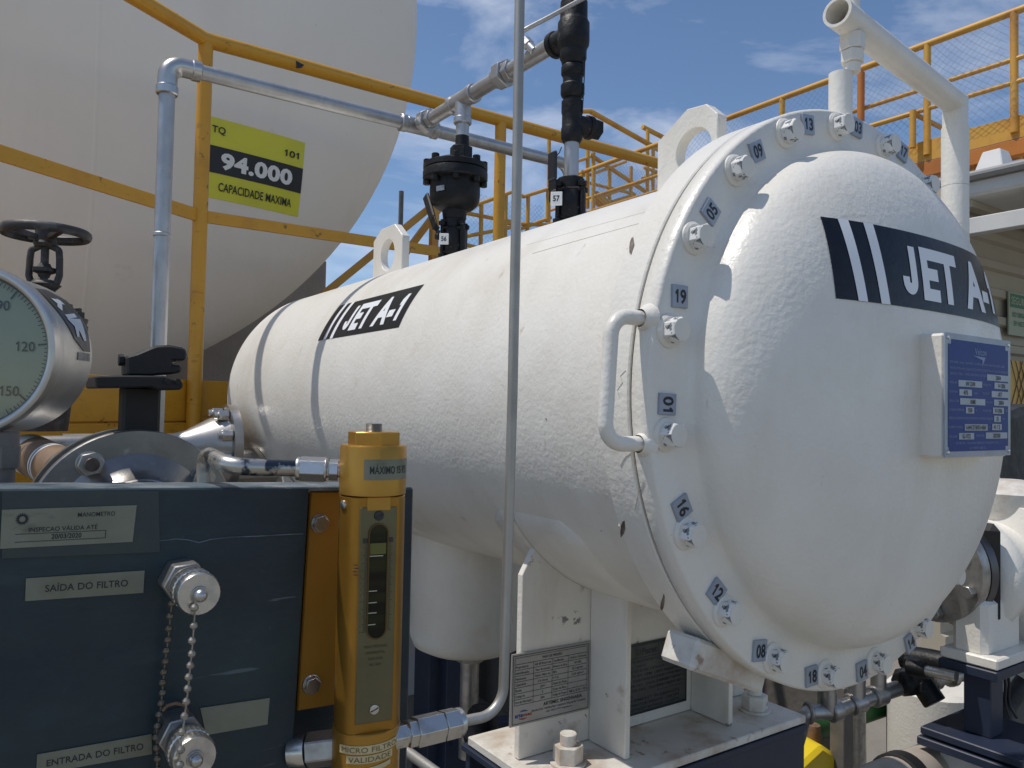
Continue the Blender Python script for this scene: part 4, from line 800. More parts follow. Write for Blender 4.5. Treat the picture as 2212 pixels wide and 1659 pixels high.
a_ = -R_(58); sn = (gv * math.cos(a_) + gr_ * math.sin(a_)); p = ax(gz(1086)) + sn * RB; MB().lathe([(-.001, .0040), (.0012, .0038), (.002, .002), (.002, 0)], p, sn, 16).build('body_screw', FIT, gold)
def wrap(y, a, off=.0003): d = gv * math.cos(a) + gr_ * math.sin(a); return ax(y) + d * (GR + off)
lb = MB(); za, zb_ = gz(988), gz(1031); lb.grid(lambda u, v: wrap(za + (zb_ - za) * v, R_(-15 + 97 * u), .0004), 24, 3); lo = lb.build('limit_label', LBL, gold, label='small silver label reading MÁXIMO 15 PSI')
zl = (za + zb_) / 2; vf = fit('MÁXIMO 15 PSI', GR * R_(74), .0062, .01, sub=.25); MB().flat(vf, lambda u, v: wrap(zl - .0002 + v, R_(32) + u / GR, .0008)).build('lettering', INK, lo)
for nm, y0, y1, a0_, a1_, s_, dy in (('paper_label', 1589, 1607, -48, 62, 'MICRO FILTRO', 8), ('paper_label', 1610, 1627, -33, 48, 'VALIDADE', 8)):
    z0, z1 = gz(y0 + 3), gz(y1 + 3); o = MB().grid(lambda u, v: wrap(z0 + (z1 - z0) * v + .0022 * (u - .5), R_(a0_ + (a1_ - a0_) * u), .0005), 24, 3).build(nm, PAPER, gold)
    vf = fit(s_, GR * R_(a1_ - a0_) * .9, .0042, -.004, sub=.25); MB().flat(vf, lambda u, v: wrap((z0 + z1) / 2 + v + .0022 * u / (GR * R_(a1_ - a0_)), R_((a0_ + a1_) / 2) + u / GR, .0009)).build('lettering', mat('faded_brown_print' + s_[:2], (.16, .12, .05), .5), o)
MB().grid(lambda u, v: wrap(gz(1632 + 10 * v + 10 * (1 - u)), R_(-8 + 52 * u), .0006 + .006 * (1 - u) ** 2 * v), 12, 4).build('peeling_label', PAPER, gold)
m = MB()
for k, y in enumerate((1210, 1217, 1224, 1231)):
    a_ = R_(-22 - .4 * k); zz = gz(y); m.grid(lambda u, v: wrap(zz + .0006 * v, a_ + R_(-7 + 8 * u + (k % 2) * 1.5), .0004), 3, 1)
m.build('pen_scribble', INK, gold)

# ================================================================ tubes to and from the gold gauge
def nutset(m, items, o, d, ref=(0, .25, 1)):
    for kind, a, b, r in items:
        if kind == 'h': m.hex(o + d * a, o + d * b, r, ref)
        elif kind == 'c': m.cyl(o + d * a, o + d * b, r, seg=28, ch=.0006)
        else:
            n = max(3, int((b - a) / .0012)); pr = []
            for i in range(n): z = a + (b - a) * i / n; pr += [(z, r * .9), (z + (b - a) / n * .5, r)]
            m.lathe(pr, o, d, 20)
ut = thing('upper_tube', 'short bent steel tube with a hexagon fitting running into the gold gauge head', 'tube', at(560, 1010, Y=.10))
pe = ax(gz(1015)) - Vector((GR * .9, 0, 0)); pe = at(748, 1016, D=GD); p_ = at(640, 1012, D=GD - .006); dU = (pe - p_).normalized()
m = MB(); m.tube([at(446, 1130, Y=.150), at(441, 978, Y=.150), at(468, 992, Y=.112), at(500, 1008, Y=.082), p_ + dU * .003], .0070, .016, 18); m.build('tube', mat('scuffed_painted_tube', (.46, .45, .42), .34, .85, (.05, .065, .085), 38, .50, .55, .0002, 120), ut)
m = MB(); L_ = (pe - p_).length; nutset(m, [('c', 0, L_ * .10, .0098), ('h', L_ * .08, L_ * .58, .0108), ('c', L_ * .56, L_ * .62, .0100), ('h', L_ * .66, L_ * .84, .0094), ('c', L_ * .60, L_ * .70, .0070), ('t', L_ * .82, L_ * 1.0, .0066)], p_, dU); m.build('fitting', FIT, ut, bevel=.0005)
lt2 = thing('riser_tube', 'tall thin bare steel tube rising from a row of hexagon fittings past the vessel', 'tube', at(1000, 1560, D=.69))
b0 = at(846, 1594, D=.655); YB = b0.y; b1 = at(998, 1558, Y=YB); dL = (b1 - b0).normalized(); LL = (b1 - b0).length; f_ = lambda x: (at(x, 1575, Y=YB) - b0).dot(dL)
m = MB(); nutset(m, [('h', 0, f_(876), .0102), ('c', f_(874), f_(882), .0085), ('h', f_(879), f_(898), .0118), ('h', f_(896), f_(953), .0135), ('c', f_(950), f_(960), .0105), ('h', f_(955), f_(986), .0135), ('c', f_(984), f_(996), .0122)], b0, dL, (0, -.35, 1)); m.build('fittings', FIT, lt2, bevel=.0006)
cn = at(1086, 1541, Y=YB + .002)
m = MB(); m.tube([b1 - dL * .006, cn, at(1094, 1290, D=.728), at(1107, 860, D=.728), at(1116.5, 400, D=.73), at(1124.5, -120, D=.735), at(1132, -560, D=.745)], .0048, .062, 20); m.build('tube', GALVD, lt2)

# ================================================================ big dial gauge, cut by the left edge
DG = .62; gc_ = at(-78, 755, D=DG); gn = Vector((-.43, -.903, .0)).normalized(); gu, gw, _ = basis(gn); gu = Vector((0, 0, 1)).cross(gn).normalized(); gw = gn.cross(gu)
dr = .0705
dg = thing('dial_pressure_gauge', 'large steel cased pressure gauge with a pale green dial marked 90, 120 and 150', 'gauge', gc_ - Vector((0, 0, .1)))
MB().lathe([(-.006, dr * .855), (.001, dr * .875), (.0045, dr * .90), (.0058, dr * .94), (.0045, dr * .98), (-.001, dr), (-.010, dr * .995), (-.013, dr * .97)], gc_, gn, 96, caps=False).build('bezel', STEEL, dg, angle=50)
MB().lathe([(-.082, 0), (-.082, dr * .93), (-.078, dr * .965), (-.0125, dr * .965)], gc_, gn, 96, caps=False).build('case', STEEL, dg)
GF = lambda off: (lambda u, v: gc_ + gn * (-.0075 + off) + gu * u + gw * v)
dial = MB().lathe([(0, dr * .87), (.0008, 0)], gc_ - gn * .0085, gn, 96).build('dial', DIAL, dg)
m = MB(); ang = lambda v: R_(6.6 - (v - 120) * 1.62)
def tick(v, r0, r1, w):
    a = ang(v); c, s = math.cos(a), math.sin(a); m.flat(([(c * r0 - s * w, s * r0 + c * w), (c * r1 - s * w, s * r1 + c * w), (c * r1 + s * w, s * r1 - c * w), (c * r0 + s * w, s * r0 - c * w)], [[0, 1, 2, 3]]), GF(.0006))
for k in range(0, 81):
    v = k * 2; big = v % 30 == 0; mid = v % 10 == 0; tick(v, dr * (.735 if big else .785 if mid else .80), dr * .852, .00065 if big else .00032)
for v in (0, 30, 60, 90, 120, 150):
    a = ang(v); m.flat(shift(text(str(v), .0080, .92, .010), dr * .60 * math.cos(a), dr * .66 * math.sin(a) - .001), GF(.0006))
m.flat(shift(text('lbf/pol²', .005, 1, 0), 0, dr * .30), GF(.0006)); m.build('dial_print', INK, dial)
nd = MB(); a = ang(4); c, s = math.cos(a), math.sin(a); nd.flat(([(-c * dr * .2 - s * .002, -s * dr * .2 + c * .002), (c * dr * .7, s * dr * .7), (-c * dr * .2 + s * .002, -s * dr * .2 - c * .002)], [[0, 1, 2]]), GF(.0022)); nd.build('needle', INK, dial)
MB().lathe([(0, .008), (.004, .0075), (.005, 0)], GF(.0015)(0, 0), gn, 24).build('hub', CAST, dial)
MB().lathe([(-.0012, dr * .87), (-.0008, 0)], gc_, gn, 64).build('window_glass', GLASS, dg)
# torn black sticker on the side of the case
def case(a, z, off=.0004):
    z = z * .9; return gc_ + gn * z + (gu * math.cos(a) + gw * math.sin(a)) * (dr * .965 + off)
poly = [(52, -.022), (57, -.060), (48, -.084), (18, -.084), (4, -.080), (4, -.064), (12, -.044), (24, -.034), (38, -.024)]
def band(pts, off, nm, mt_, par):
    # triangle fan, subdivided so that it follows the case
    b = bmesh.new(); V = [b.verts.new((x / 50, z * 20, 0)) for x, z in pts]; b.faces.new(V); bmesh.ops.triangulate(b, faces=b.faces)
    for k in range(4):
        es = [e for e in b.edges if e.calc_length() > .12]
        if es: bmesh.ops.subdivide_edges(b, edges=es, cuts=1); bmesh.ops.triangulate(b, faces=b.faces)
    b.verts.index_update(); vf = ([(v.co.x * 50, v.co.y / 20) for v in b.verts], [[v.index for v in f.verts] for f in b.faces]); b.free()
    return MB().flat(vf, lambda a, z: case(R_(a), z, off)).build(nm, mt_, par)
stk = band(poly, .0005, 'sticker', DECAL, dg)
SWH = mat('sticker_white_print', (.50, .54, .58), .4)
for pts in ([(44, -.036), (45, -.058), (41, -.062), (40, -.040)], [(36, -.034), (46, -.054), (44, -.060), (33, -.040)], [(30, -.040), (34, -.070), (31, -.072), (27, -.044)], [(27, -.040), (30, -.078), (12, -.072), (12, -.066), (20, -.060), (14, -.056), (14, -.050), (22, -.052)]): band(pts, .0009, 'sticker_print', SWH, stk)
band([(3, -.050), (3, -.080), (-3, -.080), (-3, -.050)], .0005, 'sticker_residue', mat('sticker_residue_grey', (.34, .32, .30), .7, .3, (.22, .20, .18), 120, .4, .6), dg)
band([(100, -.020), (72, -.020), (64, -.030), (76, -.050), (100, -.055)], .0005, 'torn_paper', mat('torn_paper_white', (.55, .52, .49), .8, 0, (.35, .32, .30), 90, .4, .6), dg)
sp = at(10, 960, D=.635); sp.z = gc_.z
MB().cyl(sp - Vector((0, 0, dr * .93)), sp - Vector((0, 0, dr * 1.12)), .0105, seg=24).hex(sp - Vector((0, 0, dr * 1.10)), sp - Vector((0, 0, dr * 1.34)), .0125, (1, .4, 0)).cyl(sp - Vector((0, 0, dr * 1.32)), sp - Vector((0, 0, .42)), .0085, seg=24).build('stem', GREY, dg)

# ================================================================ stainless pipework behind the panel
BFC = at(287, 1131, D=1.1); FRr = .133
ws = thing('butterfly_valve', 'black lever operated valve clamped between two stainless flanges, behind the navy panel', 'valve', BFC)
fy = BFC.y
wb = MB(); wb.lathe([(-.0045, .118), (.040, .118)], BFC + Vector((0, .0, 0)), (0, 1, 0), 64); wb.build('valve_body', BLACK2, ws)
n0, n1 = at(301, 940, Y=fy + .018), at(301, 835, Y=fy + .018)
MB().box((n0 + n1) / 2 - Vector((0, 0, .02)), (.050, .040, (n1 - n0).length + .04)).build('neck', BLACK2, ws, bevel=.004)
def px_plate(nm, pts, Y, t, par, m=BLACK2, bev=.002): return MB().prism([at(x, y, Y=Y) for x, y in pts], (0, t, 0)).build(nm, m, par, bevel=bev)
px_plate('notch_plate', [(205, 812), (262, 811), (300, 811), (356, 812), (372, 818), (394, 823), (397, 833), (391, 842), (342, 842), (330, 836), (208, 838)], fy - .045, .115, ws)
lvr = px_plate('lever', [(274, 769), (296, 763), (322, 752), (338, 746), (368, 745), (398, 751), (405, 760), (403, 776), (396, 779), (373, 779), (372, 788), (392, 789), (393, 804), (375, 808), (340, 810), (330, 812), (274, 811)], fy - .01, .052, ws, BLACK2, .003)
la, lb_ = at(256, 777, Y=fy + .012), at(276, 778, Y=fy + .012); MB().hex(la, la + (lb_ - la) * .55, .0085, (0, 0, 1)).cyl(la, lb_ + (lb_ - la) * .2, .0048, seg=12).build('lever_bolt', BLACK2, lvr)
for sx in (362, 384): p = at(sx, 824, Y=fy - .046); MB().lathe([(0, .004), (.003, .004)], p, (0, -1, 0), 10).build('plate_stud', BLACK2, ws)
def flange_pipe(nm, lab, face, dirn, parts):
    t = thing(nm, lab, 'pipe', face); return t
fp1 = thing('stainless_pipe', 'stainless pipe with a big round flange, bolted to the black lever valve', 'pipe', BFC - Vector((0, .05, 0)))
MB().lathe([(.006, .05), (.006, FRr - .001), (.007, FRr), (.0235, FRr), (.0250, FRr - .0015), (.0250, .100), (.0270, .097), (.034, .084), (.052, .068), (.060, .0665)], BFC, (0, -1, 0), 96, caps=False).build('flange', FLST, fp1)
e0_ = BFC - Vector((0, .055, 0)); e1_ = BFC - Vector((0, .200, 0)); e2_ = e1_ - Vector((0, 0, .5)); MB().tube([e0_, e1_, e2_], .0655, .10, 44).build('elbow', STEEL, fp1)
MB().lathe([(0, .066), (.002, .068), (.005, .066)], e0_ - Vector((0, .006, 0)), (0, -1, 0), 40, caps=False).build('weld_bead', STEELD, fp1)
for k in range(4):
    a = R_(30 + 60 * k) if 0 else R_(36 + 88 * k); p = BFC + Vector((.106 * math.cos(a), -.0250, .106 * math.sin(a)))
    m = MB(); m.cyl(p, p - Vector((0, .002, 0)), .0175, seg=28); m.hex(p - Vector((0, .002, 0)), p - Vector((0, .015, 0)), .0165, (.9, 0, .2)); m.build('flange_nut', STEELD, fp1, bevel=.0008); MB().cyl(p - Vector((0, .01, 0)), p - Vector((0, .026, 0)), .0092, seg=20, ch=.001).build('stud', STUD, fp1)
fp2 = thing('stainless_manifold', 'stainless pipe leaving the far side of the black lever valve towards the vessel', 'pipe', BFC + Vector((0, .4, 0)))
MB().lathe([(.045, .05), (.045, FRr), (.064, FRr), (.064, .06), (.10, .052)], BFC, (0, 1, 0), 72, caps=False).build('flange', FLST, fp2)
MB().tube([BFC + Vector((0, .06, 0)), BFC + Vector((0, .95, 0)), BFC + Vector((.5, .95, 0))], .052, .09, 32).build('pipe_run', STEEL, fp2)
rd = thing('reducer_spool', 'flared stainless reducer with a bolted flange tucked behind the vessel end', 'pipe', at(430, 970, Y=1.62))
A = at(372, 952, Y=1.62); B = at(484, 962, Y=1.62); d_ = Vector((1, 0, 0)); l = (B - A).dot(d_); kz = px(B)
A = Vector((A.x, A.y, B.z)); MB().lathe([(-.25, 26 * kz), (0, 26 * kz), (.01, 28 * kz), (l * .25, 33 * kz), (l * .7, 58 * kz), (l, 66 * kz)], A, d_, 48).build('cone', STEEL, rd)
MB().lathe([(l, 88 * kz), (l + .022, 88 * kz), (l + .022, 30 * kz)], A, d_, 48).build('flange', STEEL, rd)
for a in (75, 115, 160, 200, 245): p = A + d_ * (l - .002) + Vector((0, -math.sin(R_(a - 90)) * 0, 0)) + Vector((0, -72 * kz * math.cos(R_(a - 90 + 90)) * -1 * 1, 72 * kz * math.sin(R_(a)))); MB().hex(p, p - d_ * .026, .015).cyl(p, p - d_ * .036, .009, seg=12).build('flange_bolt', FIT, rd, bevel=.001)
bp_ = thing('banded_pipe', 'grey pipe end wrapped in brown and white marking tape beside the dial gauge', 'pipe', at(100, 1000, D=1.4))
A = at(58, 978, D=1.50); B = at(215, 1052, D=1.28); d_ = (B - A).normalized(); l = (B - A).length
MB().lathe([(0, .020), (0, .036), (.012, .038), (l + .2, .038)], A, d_, 40).build('pipe', STEELD, bp_)
for a, b, mm in ((.016, .050, LBLW), (.050, .074, TAPE), (.080, .12, TAPE), (.124, .13, LBLW), (.135, .141, LBLW), (.141, .20, TAPE)): MB().lathe([(a, .0385), (b, .0385)], A, d_, 40, caps=False).build('tape_band', mm, bp_)
tag(MB().tube([at(40, 962, Y=1.55), at(345, 956, Y=1.55)], .021, 0, 20).build('crossing_pipe', STEELD, None, at(200, 960, Y=1.55)), 'plain grey horizontal pipe in front of the yellow walkway channel', 'pipe')
# ================================================================ gate valve with hand wheel
WC = at(99, 504, D=1.5); wr = 88 * 1.5 / PF
gv_ = thing('gate_valve', 'weathered cast iron gate valve with a spoked hand wheel, above the dial gauge', 'valve', WC - Vector((0, 0, .5)))
m = MB(); n = 48; m.tube([WC + Vector((math.cos(2 * math.pi * i / n) * (wr - .006), math.sin(2 * math.pi * i / n) * (wr - .006), 0)) for i in range(n)] + [WC + Vector((wr - .006, 0, 0))], .0068, 0, 10, False)
for v in m.bm.verts: v.co.z = WC.z + (v.co.z - WC.z) * 1.35
for i in range(4):
    a = R_(20 + 90 * i); c, s = math.cos(a), math.sin(a); m.bar(WC + Vector((c * .012, s * .012, -.010)), WC + Vector((c * (wr - .008), s * (wr - .008), 0)), .011, .008)
m.lathe([(-.022, .014), (-.018, .019), (.004, .018), (.007, .014)], WC, (0, 0, 1), 20); m.build('hand_wheel', CAST, gv_, angle=40)
MB().hex(WC + Vector((0, 0, .006)), WC + Vector((0, 0, .017)), .012).build('wheel_nut', CAST, gv_, bevel=.0008)
zz = lambda y: at(97, y, D=1.5).z - WC.z; Q = lambda x, z: WC + CR * (x * 1.5 / PF) + Vector((0, 0, z))
MB().cyl(WC, WC + Vector((0, 0, zz(640))), .0072, seg=14).lathe([(zz(600), .010), (zz(592), .013), (zz(588), .022), (zz(580), .022), (zz(578), .014), (zz(570), .010)], WC, (0, 0, 1), 6).build('stem', CAST, gv_)
MB().tube([Q(-12, zz(532)), Q(-30, zz(540)), Q(-32, zz(560)), Q(-33, zz(596)), Q(-27, zz(612)), Q(-12, zz(626)), Q(0, zz(630)), Q(14, zz(626)), Q(28, zz(612)), Q(33, zz(596)), Q(32, zz(560)), Q(30, zz(540)), Q(12, zz(532)), Q(-12, zz(532))], .0062, .008, 12).build('yoke', CAST, gv_)
MB().lathe([(zz(535), .018), (zz(527), .021), (zz(520), .018)], WC, (0, 0, 1), 24).build('yoke_bushing', CAST, gv_)
MB().lathe([(zz(655), .026), (zz(640), .018), (zz(628), .020), (zz(616), .030), (zz(612), .022), (zz(606), .018)], WC, (0, 0, 1), 24).build('yoke_collar', CAST, gv_)
MB().lathe([(zz(700), .075), (zz(686), .078), (zz(684), .034), (zz(668), .028), (zz(650), .024)], WC, (0, 0, 1), 32).build('bonnet', CAST, gv_)
for i in range(6): a = R_(10 + 60 * i); p = WC + Vector((.062 * math.cos(a), .062 * math.sin(a), zz(686))); MB().hex(p, p + Vector((0, 0, .016)), .012).cyl(p, p + Vector((0, 0, .024)), .006, seg=10).build('bonnet_bolt', CAST, gv_, bevel=.0008)
MB().lathe([(zz(930), .05), (zz(800), .06), (zz(716), .07), (zz(714), .078), (zz(701), .078)], WC, (0, 0, 1), 32).build('body', CAST, gv_)

# ================================================================ skid under the vessel
sk = thing('skid_frame', 'dark navy steel skid frame carrying the white saddle', 'skid', (0, .4, -ZA))
ZK = -.5545
MB().box((-.006, .39, ZK - .006), (.545, .25, .010)).build('top_flange', NAVY2, sk, bevel=.001)
MB().box((-.004, .275, ZK - .075), (.536, .012, .126)).build('front_web', NAVY2, sk, bevel=.001); MB().box((-.004, .505, ZK - .075), (.536, .012, .126)).build('back_web', NAVY2, sk, bevel=.001)
MB().box((-.006, .275, ZK - .142), (.545, .06, .008)).build('bottom_flange', NAVY2, sk, bevel=.001)
MB().box((.259, .39, ZK - .075), (.010, .24, .126)).build('end_plate', NAVY2, sk, bevel=.001)
for x in (-.21, .20): MB().box((x, .39, (ZK - .14 - ZA) / 2), (.09, .09, ZA + ZK - .14)).build('leg', NAVY2, sk, bevel=.002)
for x in (-.21, .20): MB().box((x, 1.45, (ZK - .02 - ZA) / 2), (.09, .09, ZA + ZK - .02)).build('leg', NAVY2, sk, bevel=.002)
MB().box((0, 1.45, ZK - .05), (.60, .09, .09)).build('rear_beam', NAVY2, sk, bevel=.002)
rs = MB(); rs.prism([(-.255, 1.45, ZK), (-.255, 1.45, -.27)] + [((SR + .004) * math.cos(R_(215 + 110 * i / 20)), 1.45, (SR + .004) * math.sin(R_(215 + 110 * i / 20))) for i in range(21)] + [(.255, 1.45, -.27), (.255, 1.45, ZK)], (0, .012, 0)); rs.build('saddle', WHITE, vessel)
# ---- things glimpsed below the boot
A = at(975, 1500, D=2.25); fr = thing('pipe_support', 'navy post and cross beam standing behind the sump boot', 'support', (A.x, A.y, -ZA))
MB().box((A.x, A.y, (-.40 - ZA) / 2), (.080, .080, ZA - .40)).build('post', NAVY2, fr, bevel=.002)
b0, b1 = at(985, 1590, Y=A.y - .06), at(1150, 1590, Y=A.y - .06); MB().bar(b0, b1 + Vector((.3, 0, 0)), .05, .065).build('cross_beam', NAVY2, fr, bevel=.002)
D_ = at(1040, 1585, D=1.62); dvv = thing('drain_valve', 'black drain valve under the sump boot', 'valve', D_)
MB().lathe([(-.055, .022), (-.045, .030), (-.02, .034), (.0, .040), (.02, .034), (.045, .030), (.055, .022)], D_, (0, 0, 1), 20).build('body', BLACK, dvv); MB().cyl(D_ + Vector((-.03, -.02, .0)), D_ + Vector((-.03, -.08, .0)), .012, seg=14).lathe([(0, .036), (.008, .040), (.016, .036)], D_ + Vector((-.03, -.08, 0)), (0, -1, 0), 8).build('knob', BLACK, dvv)
MB().cyl(D_ + Vector((0, 0, .04)), (D_.x, D_.y, -.70), .017, seg=16).cyl(D_ - Vector((0, 0, .05)), D_ - Vector((0, 0, .5)), .017, seg=16).build('pipe', STEELD, dvv)
tag(MB().tube([at(868, 1615, D=.95), at(985, 1700, D=.86)], .0062, 0, 14).build('loose_tube', GALVD, None, at(900, 1640, D=.93)), 'short bare steel tube slanting down below the hexagon fittings', 'tube')
# bund walls
def wall(nm, lab, a, b, zt, t=.15, mt_=None):
    mt_ = mt_ or BUND
    a, b = Vector(a), Vector(b); m = MB(); c = (a + b) / 2; m.bar(Vector((a.x, a.y, (zt - ZA) / 2)), Vector((b.x, b.y, (zt - ZA) / 2)), t, zt + ZA); tag(m.build(nm, mt_, None, (c.x, c.y, -ZA), bevel=.004), lab, 'wall')
wall('bund_wall', 'low pale bund wall running behind the sump boot, under the walkway', (-2.6, 2.75), (1.88, 2.75), -.42); wall('bund_wall', 'low bund wall behind the drain pipework, with shade painted in as dark grey', (1.10, .75), (1.10, 2.66), -.42, .15, BUNDSHADE)

# ================================================================ pump group to the right of the lid
pu = thing('fuel_pump', 'white cast pump with a dark steel inlet flange, half hidden by the vessel lid', 'pump', at(2130, 1430, D=1.66))
PC = at(2020, 1225, D=1.74); dX = Vector((.985, -.17, 0)).normalized()
MB().lathe([(-.14, .055), (-.03, .055), (-.012, .085), (-.012, .118), (.014, .118), (.016, .112)], PC, dX, 56).build('inlet_flange', STEELD, pu)
MB().lathe([(.017, .108), (.019, .118), (.042, .118), (.042, .10)], PC, dX, 56).build('joint_ring', mat('dark_joint_steel', (.10, .10, .11), .35, .8), pu)
MB().box(PC + dX * .058, (.030, .22, .215), dX).build('square_flange', BLACK2, pu, bevel=.02)
MB().lathe([(.07, .10), (.09, .125), (.12, .13), (.15, .11), (.19, .115), (.20, .165), (.24, .175), (.30, .165), (.36, .12), (.40, 0)], PC - Vector((0, 0, .02)), dX, 56).build('casing', WHITE2 if 0 else WHITE, pu, angle=50)
for k in range(6): a = R_(20 + 60 * k); u_, w_2, _ = basis(dX); p = PC + dX * -.012 + (u_ * math.cos(a) + w_2 * math.sin(a)) * .098; MB().hex(p, p - dX * .018, .014).build('flange_bolt', STEELD, pu, bevel=.001)
MB().lathe([(0, .07), (.03, .085), (.06, .09), (.075, .07), (.09, .03), (.09, 0)], PC + dX * .26 + Vector((0, 0, .10)), (0, 0, 1), 40).build('dome_cap', WDIRT, pu, angle=50)
KC = at(2155, 1452, D=1.60); lY = at(2030, 1402, X=KC.x).y - KC.y
MB().box((KC.x + .16, KC.y + lY * .5, KC.z + .012), (.32, lY, .022)).build('foot_plate', WHITE, pu, bevel=.003)
MB().box((KC.x + .095, KC.y + lY * .55, KC.z + .075), (.165, lY * .62, .125)).build('foot_web', WHITE, pu, bevel=.012)
p = at(2088, 1402, X=KC.x + .035); p.z = KC.z + .022; MB().hex(p, p + Vector((0, 0, .018)), .016).cyl(p, p + Vector((0, 0, .03)), .009, seg=12).build('foot_bolt', WHITE, pu, bevel=.001)
ps_ = thing('pump_stand', 'navy steel stand under the white pump', 'stand', at(2120, 1640, D=1.62))
MB().box((KC.x + .17, KC.y + lY * .5, KC.z - .011), (.35, lY * 1.02, .020)).build('top_plate', NAVY2, ps_, bevel=.002)
pp = at(2124, 1500, D=1.66); zq = at(2122, 1580, D=1.66).z
MB().box((pp.x, pp.y, (KC.z - .022 + zq) / 2), (.055, .055, KC.z - .022 - zq)).build('post', NAVY2, ps_, bevel=.002)
MB().box((pp.x + .02, pp.y - .01, zq - .008), (.21, .20, .016)).build('base_plate', NAVY2, ps_, bevel=.002); MB().box((pp.x + .02, pp.y - .01, zq - .030), (.22, .21, .018)).build('base_plate', NAVY2, ps_, bevel=.002)
MB().box((pp.x + .03, pp.y, (zq - .04 - ZA) / 2), (.15, .14, ZA + zq - .04)).build('pedestal', BUND, ps_, bevel=.004)
# small drain pipework
PZ2 = -.66; pw_ = thing('drain_pipework', 'weathered grey drain pipe with tees and a black valve, below the lid', 'pipe', (.7, .4, PZ2))
a, b, c, d = (at(1738, 1540, Z=PZ2), at(1790, 1538, Z=PZ2), at(1965, 1478, Z=PZ2 + .03), at(2130, 1446, Z=PZ2 + .03))
MB().tube([a + Vector((-.01, .02, -.09)), a, b, c, d], .0165, .02, 16).build('pipe_run', STEELD, pw_)
for p, q in ((a + (b - a) * .1, a + (b - a) * .25), (b, b + (c - b) * .12), (b + (c - b) * .25, b + (c - b) * .40), (b + (c - b) * .52, b + (c - b) * .66), (c + (d - c) * .25, c + (d - c) * .34), (c + (d - c) * .48, c + (d - c) * .56)): MB().cyl(p, q, .0235, seg=18, ch=.003).build('coupling', STEELD, pw_)
for k_b, hh_, rr_ in ((0, .14, .0165), (.6, .17, .0165), (.33, .09, .019)): q = b + (c - b) * k_b; MB().tube([q, q + Vector((0, 0, hh_))], rr_, 0, 14).build('drop_leg', STEELD, pw_)
q = at(1972, 1470, D=(c - CP).dot(CF)); vv = MB(); vv.lathe([(-.045, .022), (-.03, .032), (.03, .032), (.045, .022)], q, (d - c), 8); vv.cyl(q, q + Vector((0, 0, .05)), .020, seg=12).cyl(q + Vector((0, -.02, 0)), q + Vector((0, -.05, -.035)), .026, seg=8); vv.build('valve_body', BLACK, pw_, bevel=.002)
h0, h1 = at(1962, 1440, D=1.72), at(2040, 1446, D=1.66); MB().tube([h0, at(2000, 1448, D=1.69)], .0165, 0, 12).build('valve_grip', BLACK, pw_); MB().tube([at(2000, 1448, D=1.69), at(2066, 1462, D=1.64)], .0115, 0, 12).build('valve_handle', FIT, pw_)
r0 = at(1758, 1565, D=2.0); m = MB(); m.lathe([(0, .016), (.03, .02), (.06, .015), (.09, .018), (.11, .01)], r0, (0, .05, -1), 12); tag(m.build('rusty_plug', RUST, None, r0), 'small rusty capped pipe stub hanging by the navy skid corner', 'pipe stub')
g0, g1 = at(1660, 1600, Z=-.86), at(1925, 1513, Z=-.86); tag(MB().tube([g0 + (g0 - g1) * .3, g1 + (g1 - g0) * .5], .036, 0, 18).build('green_pipe', GREEN, None, g0), 'green painted pipe crossing behind the grey drain pipework', 'pipe')
def vpost(nm, lab, x, yb, yt, D, w, m, cat='post'):
    P, T = at(x, yb, D=D), at(x, yt, D=D); tag(MB().box((P.x, P.y, (T.z - ZA) / 2), (w, w, T.z + ZA)).build(nm, m, None, (P.x, P.y, -ZA), bevel=.002), lab, cat)
vpost('square_post', 'grey square steel post below the tag 18 bolt', 1818, 1560, 1480, 1.95, .040, GREY); vpost('navy_post', 'navy steel post behind the black drain valve', 1950, 1560, 1470, 2.25, .052, NAVY2)
P = at(1848, 1560, D=2.05); tag(MB().lathe([(-.70, .03), (-.20, .03), (-.19, .055), (-.14, .055), (-.13, .028), (.10, .024)], P, (0, 0, 1), 18).build('vertical_pipe', STEELD, None, P - Vector((0, 0, .7))), 'weathered vertical pipe with a flange collar, beside the grey square post', 'pipe')
k0, k1 = at(1815, 1745, D=1.45), at(2030, 1652, D=1.75); kp = thing('suction_pipe', 'pale beige pipe with a dark clamp band at the bottom right', 'pipe', k0)
MB().tube([k0 + (k0 - k1) * .6, k1 + (k1 - k0) * .35], .052, 0, 28).build('pipe', mat('beige_pipe_paint', (.42, .36, .30), .5, 0, (.33, .28, .23), 10, .4, .7), kp); kd = (k1 - k0).normalized(); kk = at(1945, 1675, D=1.62); kk = k0 + kd * (kk - k0).dot(kd); MB().lathe([(-.022, .0535), (-.020, .058), (.020, .058), (.022, .0535)], kk, kd, 32).build('clamp_band', BLACK2, kp)
yo = at(1768, 1646, D=1.9); m = MB(); m.prism([yo + Vector(v) for v in ((-.075, 0, -.12), (.075, 0, -.12), (.075, 0, .0), (.02, 0, .035), (-.075, 0, .005))], (.03, .14, 0)); tag(m.build('yellow_tray', mat('bright_yellow_plastic', (.75, .55, .02), .4), None, yo - Vector((0, 0, .12)), bevel=.01), 'bright yellow plastic container low down behind the navy skid', 'container')
sd = at(2072, 1570, D=2.1); m = MB(); m.lathe([(0, .13), (.05, .128), (.09, .11), (.115, .08), (.13, .04), (.134, 0)], sd - Vector((0, 0, .09)), (0, 0, 1), 40); tag(m.build('steel_filter_housing', STEEL, None, sd - Vector((0, 0, .09)), angle=60), 'shiny domed stainless housing behind the pump stand', 'housing')
